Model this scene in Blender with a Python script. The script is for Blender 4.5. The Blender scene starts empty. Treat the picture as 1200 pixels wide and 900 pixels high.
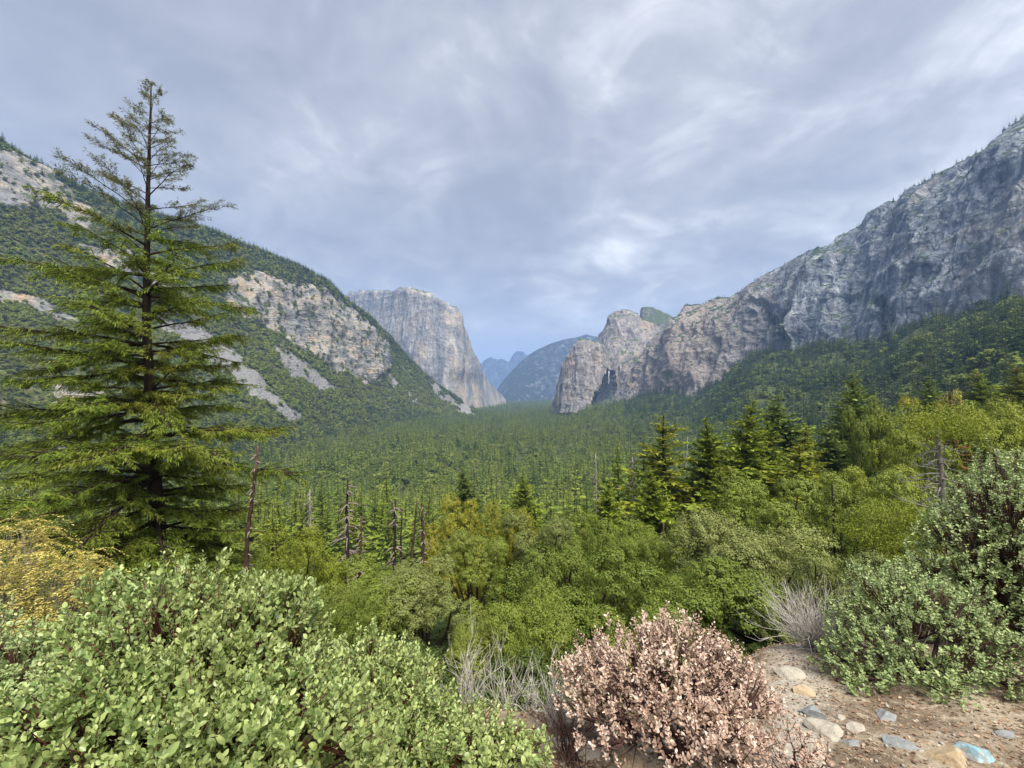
import bpy, math, random
import numpy as np
from mathutils import Vector

# ------------------------------------------------------------------ camera, sky, sun, exposure
SC = bpy.context.scene
COL = SC.collection
F, CX, HY = 469.0, 600.0, 460.0          # focal length in photo pixels, centre column, eye-level row
cam_d = bpy.data.cameras.new("camera")
cam = bpy.data.objects.new("camera", cam_d)
COL.objects.link(cam)
cam_d.sensor_width = 36.0
cam_d.lens = 36.0 * F / 1200.0
cam_d.shift_y = (HY - 450.0) / 1200.0
cam_d.clip_start, cam_d.clip_end = 0.05, 60000.0
cam.location = (0, 0, 0)
cam.rotation_euler = (math.radians(90), 0, 0)
SC.camera = cam

SUN_EL, SUN_AZ = math.radians(64), math.radians(150)   # azimuth clockwise from the view direction
SKY_STRENGTH = 0.05
sun_d = bpy.data.lights.new("sun", 'SUN')
sun = bpy.data.objects.new("sun", sun_d)
COL.objects.link(sun)
sun_d.energy = 1.5
sun_d.angle = math.radians(34)
sun_d.color = (1.0, 0.95, 0.84)
_sd = Vector((math.sin(SUN_AZ) * math.cos(SUN_EL), math.cos(SUN_AZ) * math.cos(SUN_EL), math.sin(SUN_EL)))
sun.rotation_euler = _sd.to_track_quat('Z', 'Y').to_euler()

SC.view_settings.view_transform = 'Standard'
SC.view_settings.look = 'None'
SC.view_settings.gamma = 1.0
SC.view_settings.use_curve_mapping = False
SC.view_settings.exposure = 2.48
SC.render.engine = 'CYCLES'
cy = SC.cycles
cy.use_denoising = True
try:
    cy.denoiser = 'OPENIMAGEDENOISE'
    cy.denoising_input_passes = 'RGB_ALBEDO_NORMAL'
    cy.denoising_prefilter = 'ACCURATE'
except Exception:
    pass
cy.use_adaptive_sampling = True
cy.adaptive_threshold = 0.01
cy.max_bounces = 5
cy.diffuse_bounces = 3
cy.glossy_bounces = 1
cy.transmission_bounces = 2
cy.transparent_max_bounces = 4
cy.volume_bounces = 1
cy.caustics_reflective = cy.caustics_refractive = False
SC.render.use_persistent_data = False


class NT:
    """short notation for shader nodes"""
    def __init__(s, tree):
        s.t = tree
        s.t.nodes.clear()

    def n(s, kind, ins=None, **props):
        nd = s.t.nodes.new(kind)
        for k, v in props.items():
            setattr(nd, k, v)
        for k, v in (ins or {}).items():
            s.put(nd.inputs[k], v)
        return nd

    def put(s, sock, v):
        if isinstance(v, bpy.types.NodeSocket):
            s.t.links.new(v, sock)
        elif isinstance(v, (tuple, list)) and sock.type == 'RGBA' and len(v) == 3:
            sock.default_value = (*v, 1)
        else:
            sock.default_value = v

    def math(s, op, a, b=0.0, clamp=False):
        nd = s.n('ShaderNodeMath', {0: a, 1: b}, operation=op, use_clamp=clamp)
        return nd.outputs[0]

    def vmath(s, op, a, b=(0, 0, 0)):
        nd = s.n('ShaderNodeVectorMath', {0: a, 1: b}, operation=op)
        return nd.outputs[0]

    def noise(s, vec, scale, detail=4, rough=0.55, dist=0.0):
        nd = s.n('ShaderNodeTexNoise', {'Vector': vec, 'Scale': scale, 'Detail': detail, 'Roughness': rough, 'Distortion': dist})
        return nd.outputs['Fac']

    def ramp(s, fac, stops, interp='LINEAR'):
        nd = s.n('ShaderNodeValToRGB', {'Fac': fac})
        cr = nd.color_ramp
        cr.interpolation = interp
        while len(cr.elements) < len(stops):
            cr.elements.new(0.5)
        for e, (p, c) in zip(cr.elements, stops):
            e.position = p
            e.color = (*c, 1) if isinstance(c, (tuple, list)) else (c, c, c, 1)
        return nd.outputs['Color']

    def mix(s, fac, a, b, mode='MIX'):
        nd = s.n('ShaderNodeMix', data_type='RGBA', blend_type=mode)
        s.put(nd.inputs[0], fac)
        s.put(nd.inputs[6], a)
        s.put(nd.inputs[7], b)
        return nd.outputs[2]

    def attr(s, name):
        return s.n('ShaderNodeAttribute', attribute_name=name).outputs['Fac']

    def mapped(s, vec, scale):
        return s.vmath('MULTIPLY', vec, scale)

    def maprange(s, v, a, b, c=0.0, d=1.0, smooth=True):
        nd = s.n('ShaderNodeMapRange', {0: v, 1: a, 2: b, 3: c, 4: d})
        nd.interpolation_type = 'SMOOTHSTEP' if smooth else 'LINEAR'
        return nd.outputs[0]


world = bpy.data.worlds.new("World")
SC.world = world
world.use_nodes = True
w = NT(world.node_tree)
sky = w.n('ShaderNodeTexSky', sky_type='NISHITA')
sky.sun_disc = False
sky.sun_elevation = SUN_EL
sky.sun_rotation = SUN_AZ
dirv = w.n('ShaderNodeTexCoord').outputs['Generated']
sep = w.n('ShaderNodeSeparateXYZ', {0: dirv})
zc = w.math('ADD', w.math('MAXIMUM', sep.outputs[2], 0.0), 0.30)
flat = w.n('ShaderNodeCombineXYZ', {0: w.math('DIVIDE', sep.outputs[0], zc), 1: w.math('DIVIDE', sep.outputs[1], zc), 2: 0.0}).outputs[0]
fl = w.mapped(flat, (1.25, 1.25, 1.0))
big = w.noise(w.vmath('ADD', fl, (3.1, 0.4, 0)), 1.3, 4, 0.5, 0.5)
mid = w.noise(w.vmath('ADD', fl, (0.7, 5.2, 1.3)), 3.0, 8, 0.58, 0.6)
fine = w.noise(w.mapped(w.vmath('ADD', fl, (7.7, 1.2, 4.3)), (1.0, 1.1, 1.0)), 7.0, 7, 0.60, 0.2)
cl = w.math('ADD', w.math('MULTIPLY', big, 0.42), w.math('ADD', w.math('MULTIPLY', mid, 0.42), w.math('MULTIPLY', fine, 0.12)))
# thinner, whiter cloud to the right of the valley, heavier and bluer to the left
side = w.maprange(sep.outputs[0], -0.6, 0.75, -0.040, 0.042)
cl = w.math('ADD', cl, side)
cloud = w.ramp(cl, [(0.37, (1.52, 1.60, 1.84)), (0.45, (1.82, 1.90, 2.12)), (0.51, (2.18, 2.25, 2.42)), (0.57, (2.85, 2.93, 3.06)), (0.64, (4.0, 4.05, 4.1))])
# the cloud deck pales towards the horizon, as air lies before it
low = w.maprange(sep.outputs[2], 0.0, 0.30, 0.70, 0.0)
cloud = w.mix(low, cloud, (2.66, 2.78, 2.98))
mixsky = w.mix(0.94, sky.outputs[0], cloud)
bg = w.n('ShaderNodeBackground', {'Color': mixsky, 'Strength': SKY_STRENGTH})
wo = w.n('ShaderNodeOutputWorld', {'Surface': bg.outputs[0]})
world.cycles.sampling_method = 'MANUAL'
world.cycles.sample_map_resolution = 512


# ------------------------------------------------------------------ helpers
def W(px, py, Y):
    """the point of the place seen at a photo position, Y metres ahead of the viewer"""
    return np.array([(px - CX) / F * Y, Y, (HY - py) / F * Y])


def _hash(ix, iy, iz, seed):
    h = (ix * 374761393 + iy * 668265263 + iz * 2147483647 + seed * 974634777) & 0xFFFFFFFF
    h = ((h ^ (h >> 13)) * 1274126177) & 0xFFFFFFFF
    h = ((h ^ (h >> 16)) * 2246822519) & 0xFFFFFFFF
    return ((h ^ (h >> 15)) & 0xFFFFFF) / float(0xFFFFFF) * 2.0 - 1.0


def vnoise(x, y, z, seed=0):
    x, y, z = np.broadcast_arrays(np.asarray(x, float), np.asarray(y, float), np.asarray(z, float))
    xi, yi, zi = np.floor(x).astype(np.int64), np.floor(y).astype(np.int64), np.floor(z).astype(np.int64)
    fx, fy, fz = x - xi, y - yi, z - zi
    u, v, t = (q * q * q * (q * (q * 6 - 15) + 10) for q in (fx, fy, fz))
    def c(a, b, d):
        return _hash(xi + a, yi + b, zi + d, seed)
    l = lambda a, b, k: a + (b - a) * k
    return l(l(l(c(0, 0, 0), c(1, 0, 0), u), l(c(0, 1, 0), c(1, 1, 0), u), v),
             l(l(c(0, 0, 1), c(1, 0, 1), u), l(c(0, 1, 1), c(1, 1, 1), u), v), t)


def fbm(x, y, z, seed=0, octv=4, gain=0.5, ridge=False):
    a, s, tot = 1.0, 0.0, 0.0
    f = 1.0
    for o in range(octv):
        n = vnoise(np.asarray(x) * f, np.asarray(y) * f, np.asarray(z) * f, seed + o * 17)
        if ridge:
            n = 1.0 - 2.0 * np.abs(n)
        s = s + a * n
        tot += a
        a *= gain
        f *= 2.03
    return s / tot


def smooth(a, b, x):
    t = np.clip((x - a) / (b - a), 0, 1)
    return t * t * (3 - 2 * t)


class MB:
    """collects vertices and polygons; build() links them as one mesh object"""
    def __init__(s):
        s.v, s.f, s.n = [], [], 0

    def add(s, verts, faces):
        verts = np.asarray(verts, float).reshape(-1, 3)
        s.v.append(verts)
        fs = faces if isinstance(faces, list) and len(faces) and isinstance(faces[0], np.ndarray) else [np.asarray(faces, int)]
        for f in fs:
            s.f.append(f + s.n)
        s.n += len(verts)

    def mesh(s, name, mats, smooth_shade=False, attrs=None):
        V = np.concatenate(s.v) if s.v else np.zeros((0, 3))
        me = bpy.data.meshes.new(name)
        me.vertices.add(len(V))
        me.vertices.foreach_set("co", V.astype(np.float32).ravel())
        tot = [np.full(len(f), f.shape[1], np.int32) for f in s.f]
        loops = np.concatenate([f.ravel() for f in s.f]).astype(np.int32)
        tot = np.concatenate(tot)
        me.loops.add(len(loops))
        me.loops.foreach_set("vertex_index", loops)
        me.polygons.add(len(tot))
        starts = np.zeros(len(tot), np.int32)
        starts[1:] = np.cumsum(tot)[:-1]
        me.polygons.foreach_set("loop_start", starts)
        me.polygons.foreach_set("loop_total", tot)
        if smooth_shade:
            me.polygons.foreach_set("use_smooth", np.ones(len(tot), bool))
        for k, a in (attrs or {}).items():
            at = me.attributes.new(k, 'FLOAT', 'POINT')
            at.data.foreach_set("value", np.asarray(a, np.float32).ravel())
        me.update(calc_edges=True)
        for m in (mats if isinstance(mats, (list, tuple)) else [mats]):
            me.materials.append(m)
        return me

    def build(s, name, mat, parent=None, smooth_shade=False, attrs=None):
        return link(name, s.mesh(name, mat, smooth_shade, attrs), parent)


def link(name, me, parent=None):
    o = bpy.data.objects.new(name, me)
    COL.objects.link(o)
    if parent is not None:
        o.parent = parent
    return o


def tag(o, label=None, cat=None, group=None, kind=None):
    if label:
        o["label"] = label
    if cat:
        o["category"] = cat
    if group:
        o["group"] = group
    if kind:
        o["kind"] = kind
    return o


def empty(name, loc, rz=0.0, sc=1.0):
    o = bpy.data.objects.new(name, None)
    o.empty_display_size = 0.2
    COL.objects.link(o)
    o.location = tuple(loc)
    o.rotation_euler = (0, 0, rz)
    o.scale = (sc, sc, sc) if np.isscalar(sc) else tuple(sc)
    return o


def norm(a):
    return a / np.maximum(np.linalg.norm(a, axis=-1, keepdims=True), 1e-9)


def tube(mb, pts, rad, sides=6):
    pts = np.asarray(pts, float)
    k = len(pts)
    rad = np.broadcast_to(np.asarray(rad, float), (k,))
    tang = norm(np.gradient(pts, axis=0))
    ref = np.array([0.31, 0.23, 0.92]) if abs(tang[0][2]) < 0.85 else np.array([0.95, 0.2, 0.1])
    a = norm(np.cross(tang, ref))
    b = np.cross(tang, a)
    th = np.linspace(0, 2 * np.pi, sides, endpoint=False)
    V = pts[:, None, :] + rad[:, None, None] * (np.cos(th)[None, :, None] * a[:, None, :] + np.sin(th)[None, :, None] * b[:, None, :])
    i = np.arange(k - 1)[:, None] * sides
    j = np.arange(sides)[None, :]
    jn = (j + 1) % sides
    Fq = np.stack([i + j, i + jn, i + sides + jn, i + sides + j], -1).reshape(-1, 4)
    cap = (np.arange(sides) + (k - 1) * sides)[None, :]
    mb.add(V.reshape(-1, 3), [Fq, cap])


def kites(mb, base, d, side, L, Wd, sag=0.0):
    """N leaf- or spray-shaped quads, each its own island"""
    base, d, side = np.asarray(base, float), norm(np.asarray(d, float)), norm(np.asarray(side, float))
    N = len(base)
    L = np.broadcast_to(np.asarray(L, float), (N,))[:, None]
    Wd = np.broadcast_to(np.asarray(Wd, float), (N,))[:, None]
    dn = np.array([0, 0, -1.0]) * sag * L
    m = base + 0.5 * L * d
    V = np.stack([base, m + side * Wd * 0.5 + dn * 0.4, base + L * d + dn, m - side * Wd * 0.5 + dn * 0.4], 1)
    mb.add(V.reshape(-1, 3), np.arange(4 * N).reshape(N, 4))


def rand_dirs(r, n):
    v = r.normal(size=(n, 3))
    return norm(v)


# ------------------------------------------------------------------ materials
def new_mat(name):
    m = bpy.data.materials.new(name)
    m.use_nodes = True
    return m, NT(m.node_tree)


def finish(t, shader):
    t.n('ShaderNodeOutputMaterial', {'Surface': shader})


def foliage_mat(name, dark, light, accent=None, transl=0.3, rough=0.6, spec=0.25, obj_var=0.5, patch=None, accent_at=0.86):
    """leaf colour that differs from leaf to leaf, from plant to plant and in broad patches"""
    m, t = new_mat(name)
    geo = t.n('ShaderNodeNewGeometry')
    isl = geo.outputs['Random Per Island']
    orn = t.n('ShaderNodeObjectInfo').outputs['Random']
    k = t.math('ADD', t.math('MULTIPLY', isl, 1.0 - obj_var), t.math('MULTIPLY', orn, obj_var))
    stops = [(0.08, dark), (0.80, light)]
    if accent:
        stops += [(accent_at, light), (min(accent_at + 0.08, 1.0), accent)]
    col = t.ramp(k, stops)
    if patch:
        scale, pc, amt = patch
        nz = t.noise(geo.outputs['Position'], scale, 2, 0.5)
        col = t.mix(t.math('MULTIPLY', t.maprange(nz, 0.45, 0.68), amt), col, pc)
    p = t.n('ShaderNodeBsdfPrincipled', {'Base Color': col, 'Roughness': rough, 'Specular IOR Level': spec})
    if transl > 0:
        tr = t.n('ShaderNodeBsdfTranslucent', {'Color': col})
        ms = t.n('ShaderNodeMixShader', {0: transl, 1: p.outputs[0], 2: tr.outputs[0]})
        finish(t, ms.outputs[0])
    else:
        finish(t, p.outputs[0])
    return m


def bark_mat(name, c1, c2, scale=6.0, stretch=0.18, bump=0.5, rough=0.85):
    m, t = new_mat(name)
    co = t.n('ShaderNodeTexCoord').outputs['Object']
    nz = t.noise(t.mapped(co, (scale, scale, scale * stretch)), 1.0, 5, 0.65)
    nb = t.noise(co, scale * 0.2, 3)
    col = t.mix(t.maprange(nb, 0.35, 0.7), t.ramp(nz, [(0.32, c1), (0.68, c2)]), c1)
    bp = t.n('ShaderNodeBump', {'Strength': bump, 'Distance': 0.05, 'Height': nz})
    p = t.n('ShaderNodeBsdfPrincipled', {'Base Color': col, 'Roughness': rough, 'Specular IOR Level': 0.2, 'Normal': bp.outputs[0]})
    finish(t, p.outputs[0])
    return m


def granite_mat(name, base, pale, dark, tan, tan_amt=0.4, scale=1.0, green=(0.055, 0.075, 0.03), green_at=0.62, streak=0.7, extra=None, cracks=0.55):
    """granite wall: vertical streaks, stains, tan scars, brush on ledges. Sizes in metres / scale"""
    m, t = new_mat(name)
    geo = t.n('ShaderNodeNewGeometry')
    P, N = geo.outputs['Position'], geo.outputs['Normal']
    k = scale / 100.0
    vert = t.mapped(P, (k * 2.6, k * 2.6, k * 0.24))
    st = t.noise(vert, 1.0, 6, 0.62, 0.6)
    st2 = t.noise(t.mapped(P, (k * 6.5, k * 6.5, k * 0.7)), 1.0, 5, 0.62, 0.3)
    bl = t.noise(P, k * 0.9, 5, 0.6, 0.5)
    fn = t.noise(P, k * 9.0, 4, 0.65)
    col = t.ramp(st, [(0.30, dark), (0.47, base), (0.66, pale)])
    col = t.mix(t.math('MULTIPLY', t.maprange(st2, 0.40, 0.62, 1.0, 0.0), streak * 0.8), col, dark)
    col = t.mix(t.math('MULTIPLY', t.maprange(bl, 0.50, 0.66), tan_amt), col, tan)
    col = t.mix(t.math('MULTIPLY', t.maprange(fn, 0.48, 0.72), 0.22), col, pale)
    crack = t.n('ShaderNodeTexVoronoi', {'Vector': t.mapped(P, (k * 5, k * 5, k * 2.2)), 'Scale': 1.0}, feature='DISTANCE_TO_EDGE').outputs['Distance']
    col = t.mix(t.maprange(crack, 0.0, 0.07, cracks, 0.0), col, dark)
    if extra:
        an, ac, amt = extra
        col = t.mix(t.math('MULTIPLY', t.attr(an), amt), col, ac)
    nzz = t.n('ShaderNodeSeparateXYZ', {0: N}).outputs[2]
    gm = t.math('ADD', nzz, t.math('MULTIPLY', t.math('SUBTRACT', t.noise(P, k * 4, 4, 0.6), 0.5), 1.3))
    gmask = t.maprange(gm, green_at, green_at + 0.16)
    gcol = t.mix(t.noise(P, k * 14, 2), green, tuple(c * 1.7 for c in green))
    col = t.mix(gmask, col, gcol)
    h = t.math('ADD', t.math('MULTIPLY', fn, 0.6), t.math('ADD', t.math('MULTIPLY', st2, 1.1), t.math('MULTIPLY', t.maprange(crack, 0, .1), 0.5 * cracks)))
    bp = t.n('ShaderNodeBump', {'Strength': 1.0, 'Distance': 9.0 / scale, 'Height': h})
    p = t.n('ShaderNodeBsdfPrincipled', {'Base Color': col, 'Roughness': 0.9, 'Specular IOR Level': 0.15, 'Normal': bp.outputs[0]})
    finish(t, p.outputs[0])
    return m


M = {}
M['cap'] = granite_mat('granite_pale', (0.27, 0.265, 0.27), (0.50, 0.45, 0.38), (0.115, 0.12, 0.14), (0.46, 0.36, 0.25), 0.55, 0.42, green_at=0.80, streak=0.75, cracks=0.0)
M['right'] = granite_mat('granite_grey', (0.170, 0.195, 0.235), (0.37, 0.395, 0.425), (0.060, 0.072, 0.098), (0.40, 0.35, 0.27), 0.22, 0.75, green=(0.035, 0.055, 0.03), green_at=0.66, streak=0.8, cracks=0.25, extra=('warm', (0.40, 0.31, 0.24), 0.55))
M['fall_rock'] = granite_mat('granite_warm', (0.27, 0.255, 0.25), (0.46, 0.40, 0.35), (0.11, 0.105, 0.12), (0.44, 0.31, 0.22), 0.5, 0.9, green=(0.05, 0.075, 0.03), green_at=0.68, streak=0.8, cracks=0.2, extra=('chute', (0.022, 0.027, 0.042), 0.93))
M['far_rock'] = granite_mat('granite_far', (0.060, 0.068, 0.085), (0.20, 0.21, 0.23), (0.030, 0.036, 0.048), (0.14, 0.14, 0.15), 0.2, 0.3, green=(0.022, 0.030, 0.030), green_at=0.62, streak=0.7, cracks=0.0)
M['green_peak'] = granite_mat('granite_wooded', (0.16, 0.16, 0.15), (0.3, 0.28, 0.25), (0.06, 0.07, 0.06), (0.25, 0.22, 0.16), 0.3, 0.8, green=(0.06, 0.075, 0.036), green_at=0.34, streak=0.6)


def hillside_mat():
    m, t = new_mat('hillside_brush_and_rock')
    geo = t.n('ShaderNodeNewGeometry')
    P = geo.outputs['Position']
    rock, talus = t.attr('rock'), t.attr('talus')
    soil = t.ramp(t.noise(P, 0.06, 5, 0.6), [(0.3, (0.045, 0.06, 0.022)), (0.52, (0.085, 0.095, 0.038)), (0.68, (0.20, 0.175, 0.12))])
    r1 = t.noise(t.mapped(P, (0.016, 0.016, 0.022)), 1.0, 6, 0.6, 0.6)
    r2 = t.noise(P, 0.16, 5, 0.7)
    rc = t.ramp(r1, [(0.32, (0.10, 0.10, 0.105)), (0.45, (0.25, 0.235, 0.22)), (0.55, (0.36, 0.33, 0.29)), (0.66, (0.42, 0.30, 0.19))])
    rc = t.mix(t.maprange(t.noise(P, 0.008, 3, 0.6), 0.50, 0.62), rc, t.mix(r1, (0.16, 0.165, 0.175), (0.30, 0.30, 0.31)))
    rc = t.mix(t.maprange(t.noise(t.mapped(P, (0.03, 0.03, 0.012)), 1.0, 6, 0.7), 0.55, 0.62), rc, (0.06, 0.08, 0.035))
    rc = t.mix(t.math('MULTIPLY', t.maprange(r2, 0.50, 0.34), 0.6), rc, (0.085, 0.088, 0.08))
    crack = t.n('ShaderNodeTexVoronoi', {'Vector': t.mapped(P, (0.05, 0.05, 0.11)), 'Scale': 1.0}, feature='DISTANCE_TO_EDGE').outputs['Distance']
    rc = t.mix(t.maprange(crack, 0.0, 0.06, 0.35, 0.0), rc, (0.07, 0.07, 0.07))
    tc = t.ramp(t.noise(P, 0.35, 5, 0.75), [(0.3, (0.11, 0.11, 0.105)), (0.5, (0.23, 0.225, 0.22)), (0.72, (0.38, 0.37, 0.36))])
    edge = t.math('MULTIPLY', t.math('SUBTRACT', t.noise(P, 0.035, 6, 0.7), 0.5), 1.5)
    col = t.mix(t.maprange(t.math('ADD', rock, edge), 0.42, 0.58), soil, rc)
    col = t.mix(t.maprange(t.math('ADD', talus, edge), 0.42, 0.58), col, tc)
    h = t.math('ADD', t.math('MULTIPLY', r2, 1.0), t.math('MULTIPLY', crack, 0.8))
    bp = t.n('ShaderNodeBump', {'Strength': 0.9, 'Distance': 6.0, 'Height': h})
    p = t.n('ShaderNodeBsdfPrincipled', {'Base Color': col, 'Roughness': 0.95, 'Specular IOR Level': 0.1, 'Normal': bp.outputs[0]})
    finish(t, p.outputs[0])
    return m


M['hillside'] = hillside_mat()


def ground_mat():
    m, t = new_mat('ground_dirt_and_forest_floor')
    P = t.n('ShaderNodeNewGeometry').outputs['Position']
    d = t.n('ShaderNodeVectorMath', {0: P}, operation='LENGTH').outputs['Value']
    a = t.noise(P, 1.3, 6, 0.65)
    b = t.noise(P, 9.0, 6, 0.7)
    c = t.noise(P, 55.0, 3, 0.7)
    dirt = t.ramp(a, [(0.30, (0.085, 0.062, 0.043)), (0.48, (0.165, 0.124, 0.087)), (0.64, (0.33, 0.275, 0.205))])
    dirt = t.mix(t.maprange(b, 0.52, 0.68), dirt, (0.40, 0.34, 0.26))
    dirt = t.mix(t.maprange(b, 0.46, 0.34), dirt, (0.055, 0.036, 0.022))
    dirt = t.mix(t.math('MULTIPLY', t.maprange(c, 0.55, 0.7), 0.55), dirt, (0.38, 0.33, 0.26))
    # a strip of pale gravel runs up the ledge
    xyz = t.n('ShaderNodeSeparateXYZ', {0: P})
    off = t.math('ABSOLUTE', t.math('SUBTRACT', xyz.outputs[0], t.math('MULTIPLY', xyz.outputs[1], 0.71)))
    strip = t.maprange(t.math('ADD', off, t.math('MULTIPLY', t.math('SUBTRACT', t.noise(P, 3.0, 5, 0.65), 0.5), 0.9)), 0.42, 0.14)
    dirt = t.mix(t.math('MULTIPLY', strip, 0.75), dirt, t.ramp(t.noise(P, 40.0, 4, 0.7), [(0.35, (0.20, 0.175, 0.145)), (0.65, (0.47, 0.43, 0.37))]))
    floor = t.ramp(t.noise(P, 0.09, 5, 0.6), [(0.3, (0.030, 0.042, 0.012)), (0.6, (0.065, 0.080, 0.024)), (0.8, (0.14, 0.13, 0.06))])
    col = t.mix(t.maprange(d, 6.5, 10.5), dirt, floor)
    h = t.math('ADD', t.math('MULTIPLY', b, 1.0), t.math('MULTIPLY', c, 0.35))
    bp = t.n('ShaderNodeBump', {'Strength': 0.9, 'Distance': 0.03, 'Height': h})
    p = t.n('ShaderNodeBsdfPrincipled', {'Base Color': col, 'Roughness': 0.95, 'Specular IOR Level': 0.15, 'Normal': bp.outputs[0]})
    finish(t, p.outputs[0])
    return m


M['ground'] = ground_mat()


def rock_mat(name, c1, c2, paint=None):
    m, t = new_mat(name)
    co = t.n('ShaderNodeTexCoord').outputs['Object']
    a = t.noise(co, 14.0, 6, 0.7)
    b = t.noise(co, 70.0, 3, 0.6)
    col = t.ramp(a, [(0.3, c1), (0.65, c2)])
    col = t.mix(t.math('MULTIPLY', t.maprange(b, 0.55, 0.7), 0.5), col, tuple(x * 0.4 for x in c1))
    if paint:
        pm = t.math('ADD', t.noise(co, 16.0, 4, 0.6), t.math('MULTIPLY', t.n('ShaderNodeSeparateXYZ', {0: co}).outputs[2], 3.0))
        col = t.mix(t.maprange(pm, 0.56, 0.66), col, t.ramp(t.noise(co, 30, 4), [(0.35, paint), (0.62, (0.24, 0.37, 0.42)), (0.75, (0.46, 0.50, 0.50))]))
    bp = t.n('ShaderNodeBump', {'Strength': 0.7, 'Distance': 0.012, 'Height': a})
    p = t.n('ShaderNodeBsdfPrincipled', {'Base Color': col, 'Roughness': 0.85, 'Specular IOR Level': 0.3, 'Normal': bp.outputs[0]})
    finish(t, p.outputs[0])
    return m


M['rock_grey'] = rock_mat('stone_grey', (0.13, 0.14, 0.15), (0.26, 0.27, 0.27))
M['rock_pale'] = rock_mat('stone_pale', (0.20, 0.175, 0.14), (0.37, 0.34, 0.29))
M['rock_tan'] = rock_mat('stone_tan', (0.24, 0.17, 0.10), (0.42, 0.33, 0.22))
M['rock_blue'] = rock_mat('stone_with_blue_paint', (0.18, 0.19, 0.19), (0.36, 0.37, 0.36), (0.13, 0.24, 0.30))

M['conifer_far'] = foliage_mat('conifer_needles_far', (0.045, 0.088, 0.018), (0.215, 0.275, 0.042), (0.30, 0.26, 0.05), 0.2, 0.7, 0.1, 0.75, (0.014, (0.22, 0.25, 0.04), 0.6), 0.9)
M['woods_leaf'] = foliage_mat('woods_broadleaf', (0.060, 0.095, 0.020), (0.200, 0.240, 0.050), (0.27, 0.24, 0.06), 0.2, 0.7, 0.1, 0.6, None, 0.9)
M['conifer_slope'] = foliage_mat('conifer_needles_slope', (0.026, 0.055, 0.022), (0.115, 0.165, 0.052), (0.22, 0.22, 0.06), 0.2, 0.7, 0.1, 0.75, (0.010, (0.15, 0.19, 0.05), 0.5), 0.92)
M['brush_far'] = foliage_mat('hillside_brush', (0.080, 0.120, 0.022), (0.265, 0.305, 0.055), (0.34, 0.30, 0.07), 0.2, 0.7, 0.1, 0.6, (0.012, (0.17, 0.17, 0.05), 0.6), 0.9)
M['conifer_mid'] = foliage_mat('conifer_needles', (0.105, 0.165, 0.016), (0.275, 0.335, 0.036), None, 0.25, 0.6, 0.2, 0.35, (0.2, (0.17, 0.165, 0.03), 0.5))
M['conifer_gold'] = foliage_mat('conifer_needles_yellowing', (0.13, 0.165, 0.016), (0.290, 0.310, 0.032), None, 0.25, 0.6, 0.2, 0.3, (0.2, (0.12, 0.13, 0.02), 0.5))
M['conifer_blue'] = foliage_mat('conifer_needles_bluish', (0.080, 0.130, 0.022), (0.220, 0.275, 0.050), None, 0.2, 0.6, 0.2, 0.35, (0.2, (0.10, 0.13, 0.035), 0.5))
M['needles'] = foliage_mat('tall_conifer_needles', (0.065, 0.115, 0.012), (0.205, 0.268, 0.032), (0.30, 0.26, 0.03), 0.3, 0.55, 0.2, 0.05, (0.45, (0.24, 0.215, 0.03), 0.45), 0.95)
M['needles_top'] = foliage_mat('tall_conifer_top_needles', (0.10, 0.125, 0.055), (0.25, 0.27, 0.13), (0.30, 0.24, 0.18), 0.25, 0.6, 0.2, 0.05, None, 0.8)
M['oak'] = foliage_mat('oak_leaves', (0.070, 0.110, 0.013), (0.182, 0.226, 0.036), (0.30, 0.31, 0.09), 0.15, 0.6, 0.2, 0.55, (0.35, (0.18, 0.19, 0.04), 0.35), 0.9)
M['oak_gold'] = foliage_mat('oak_leaves_turning', (0.16, 0.160, 0.014), (0.33, 0.312, 0.030), (0.42, 0.32, 0.05), 0.16, 0.5, 0.3, 0.25, (0.3, (0.17, 0.20, 0.03), 0.6))
M['oak_olive'] = foliage_mat('oak_leaves_olive', (0.092, 0.115, 0.028), (0.195, 0.222, 0.066), (0.31, 0.30, 0.11), 0.15, 0.6, 0.2, 0.55, (0.4, (0.15, 0.18, 0.05), 0.5), 0.9)
M['oak_lime'] = foliage_mat('oak_leaves_bright', (0.120, 0.155, 0.013), (0.245, 0.280, 0.032), (0.35, 0.34, 0.05), 0.15, 0.6, 0.2, 0.55, (0.4, (0.18, 0.21, 0.03), 0.5), 0.9)
M['manz'] = foliage_mat('manzanita_leaves', (0.150, 0.225, 0.062), (0.445, 0.525, 0.200), (0.58, 0.58, 0.26), 0.30, 0.36, 0.5, 0.12, (1.6, (0.33, 0.36, 0.13), 0.4), 0.92)
M['manz_blue'] = foliage_mat('manzanita_leaves_greyish', (0.155, 0.230, 0.070), (0.440, 0.525, 0.240), (0.54, 0.58, 0.27), 0.25, 0.42, 0.35, 0.12, (1.4, (0.25, 0.32, 0.13), 0.45))
M['pink'] = foliage_mat('dry_pink_leaves', (0.38, 0.255, 0.190), (0.64, 0.490, 0.395), (0.80, 0.68, 0.58), 0.25, 0.6, 0.25, 0.1, (1.8, (0.42, 0.25, 0.19), 0.4), 0.80)
M['gold'] = foliage_mat('golden_shrub_leaves', (0.20, 0.165, 0.035), (0.60, 0.52, 0.15), (0.70, 0.66, 0.32), 0.3, 0.6, 0.2, 0.1, (1.2, (0.36, 0.30, 0.10), 0.5), 0.9)
M['rust'] = foliage_mat('dead_rust_needles', (0.07, 0.035, 0.015), (0.16, 0.09, 0.03), None, 0.15, 0.7, 0.1, 0.2)
M['bark'] = bark_mat('brown_bark', (0.040, 0.026, 0.018), (0.11, 0.075, 0.05))
M['bark_dark'] = bark_mat('dark_bark', (0.018, 0.013, 0.011), (0.060, 0.040, 0.028), 9)
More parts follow.
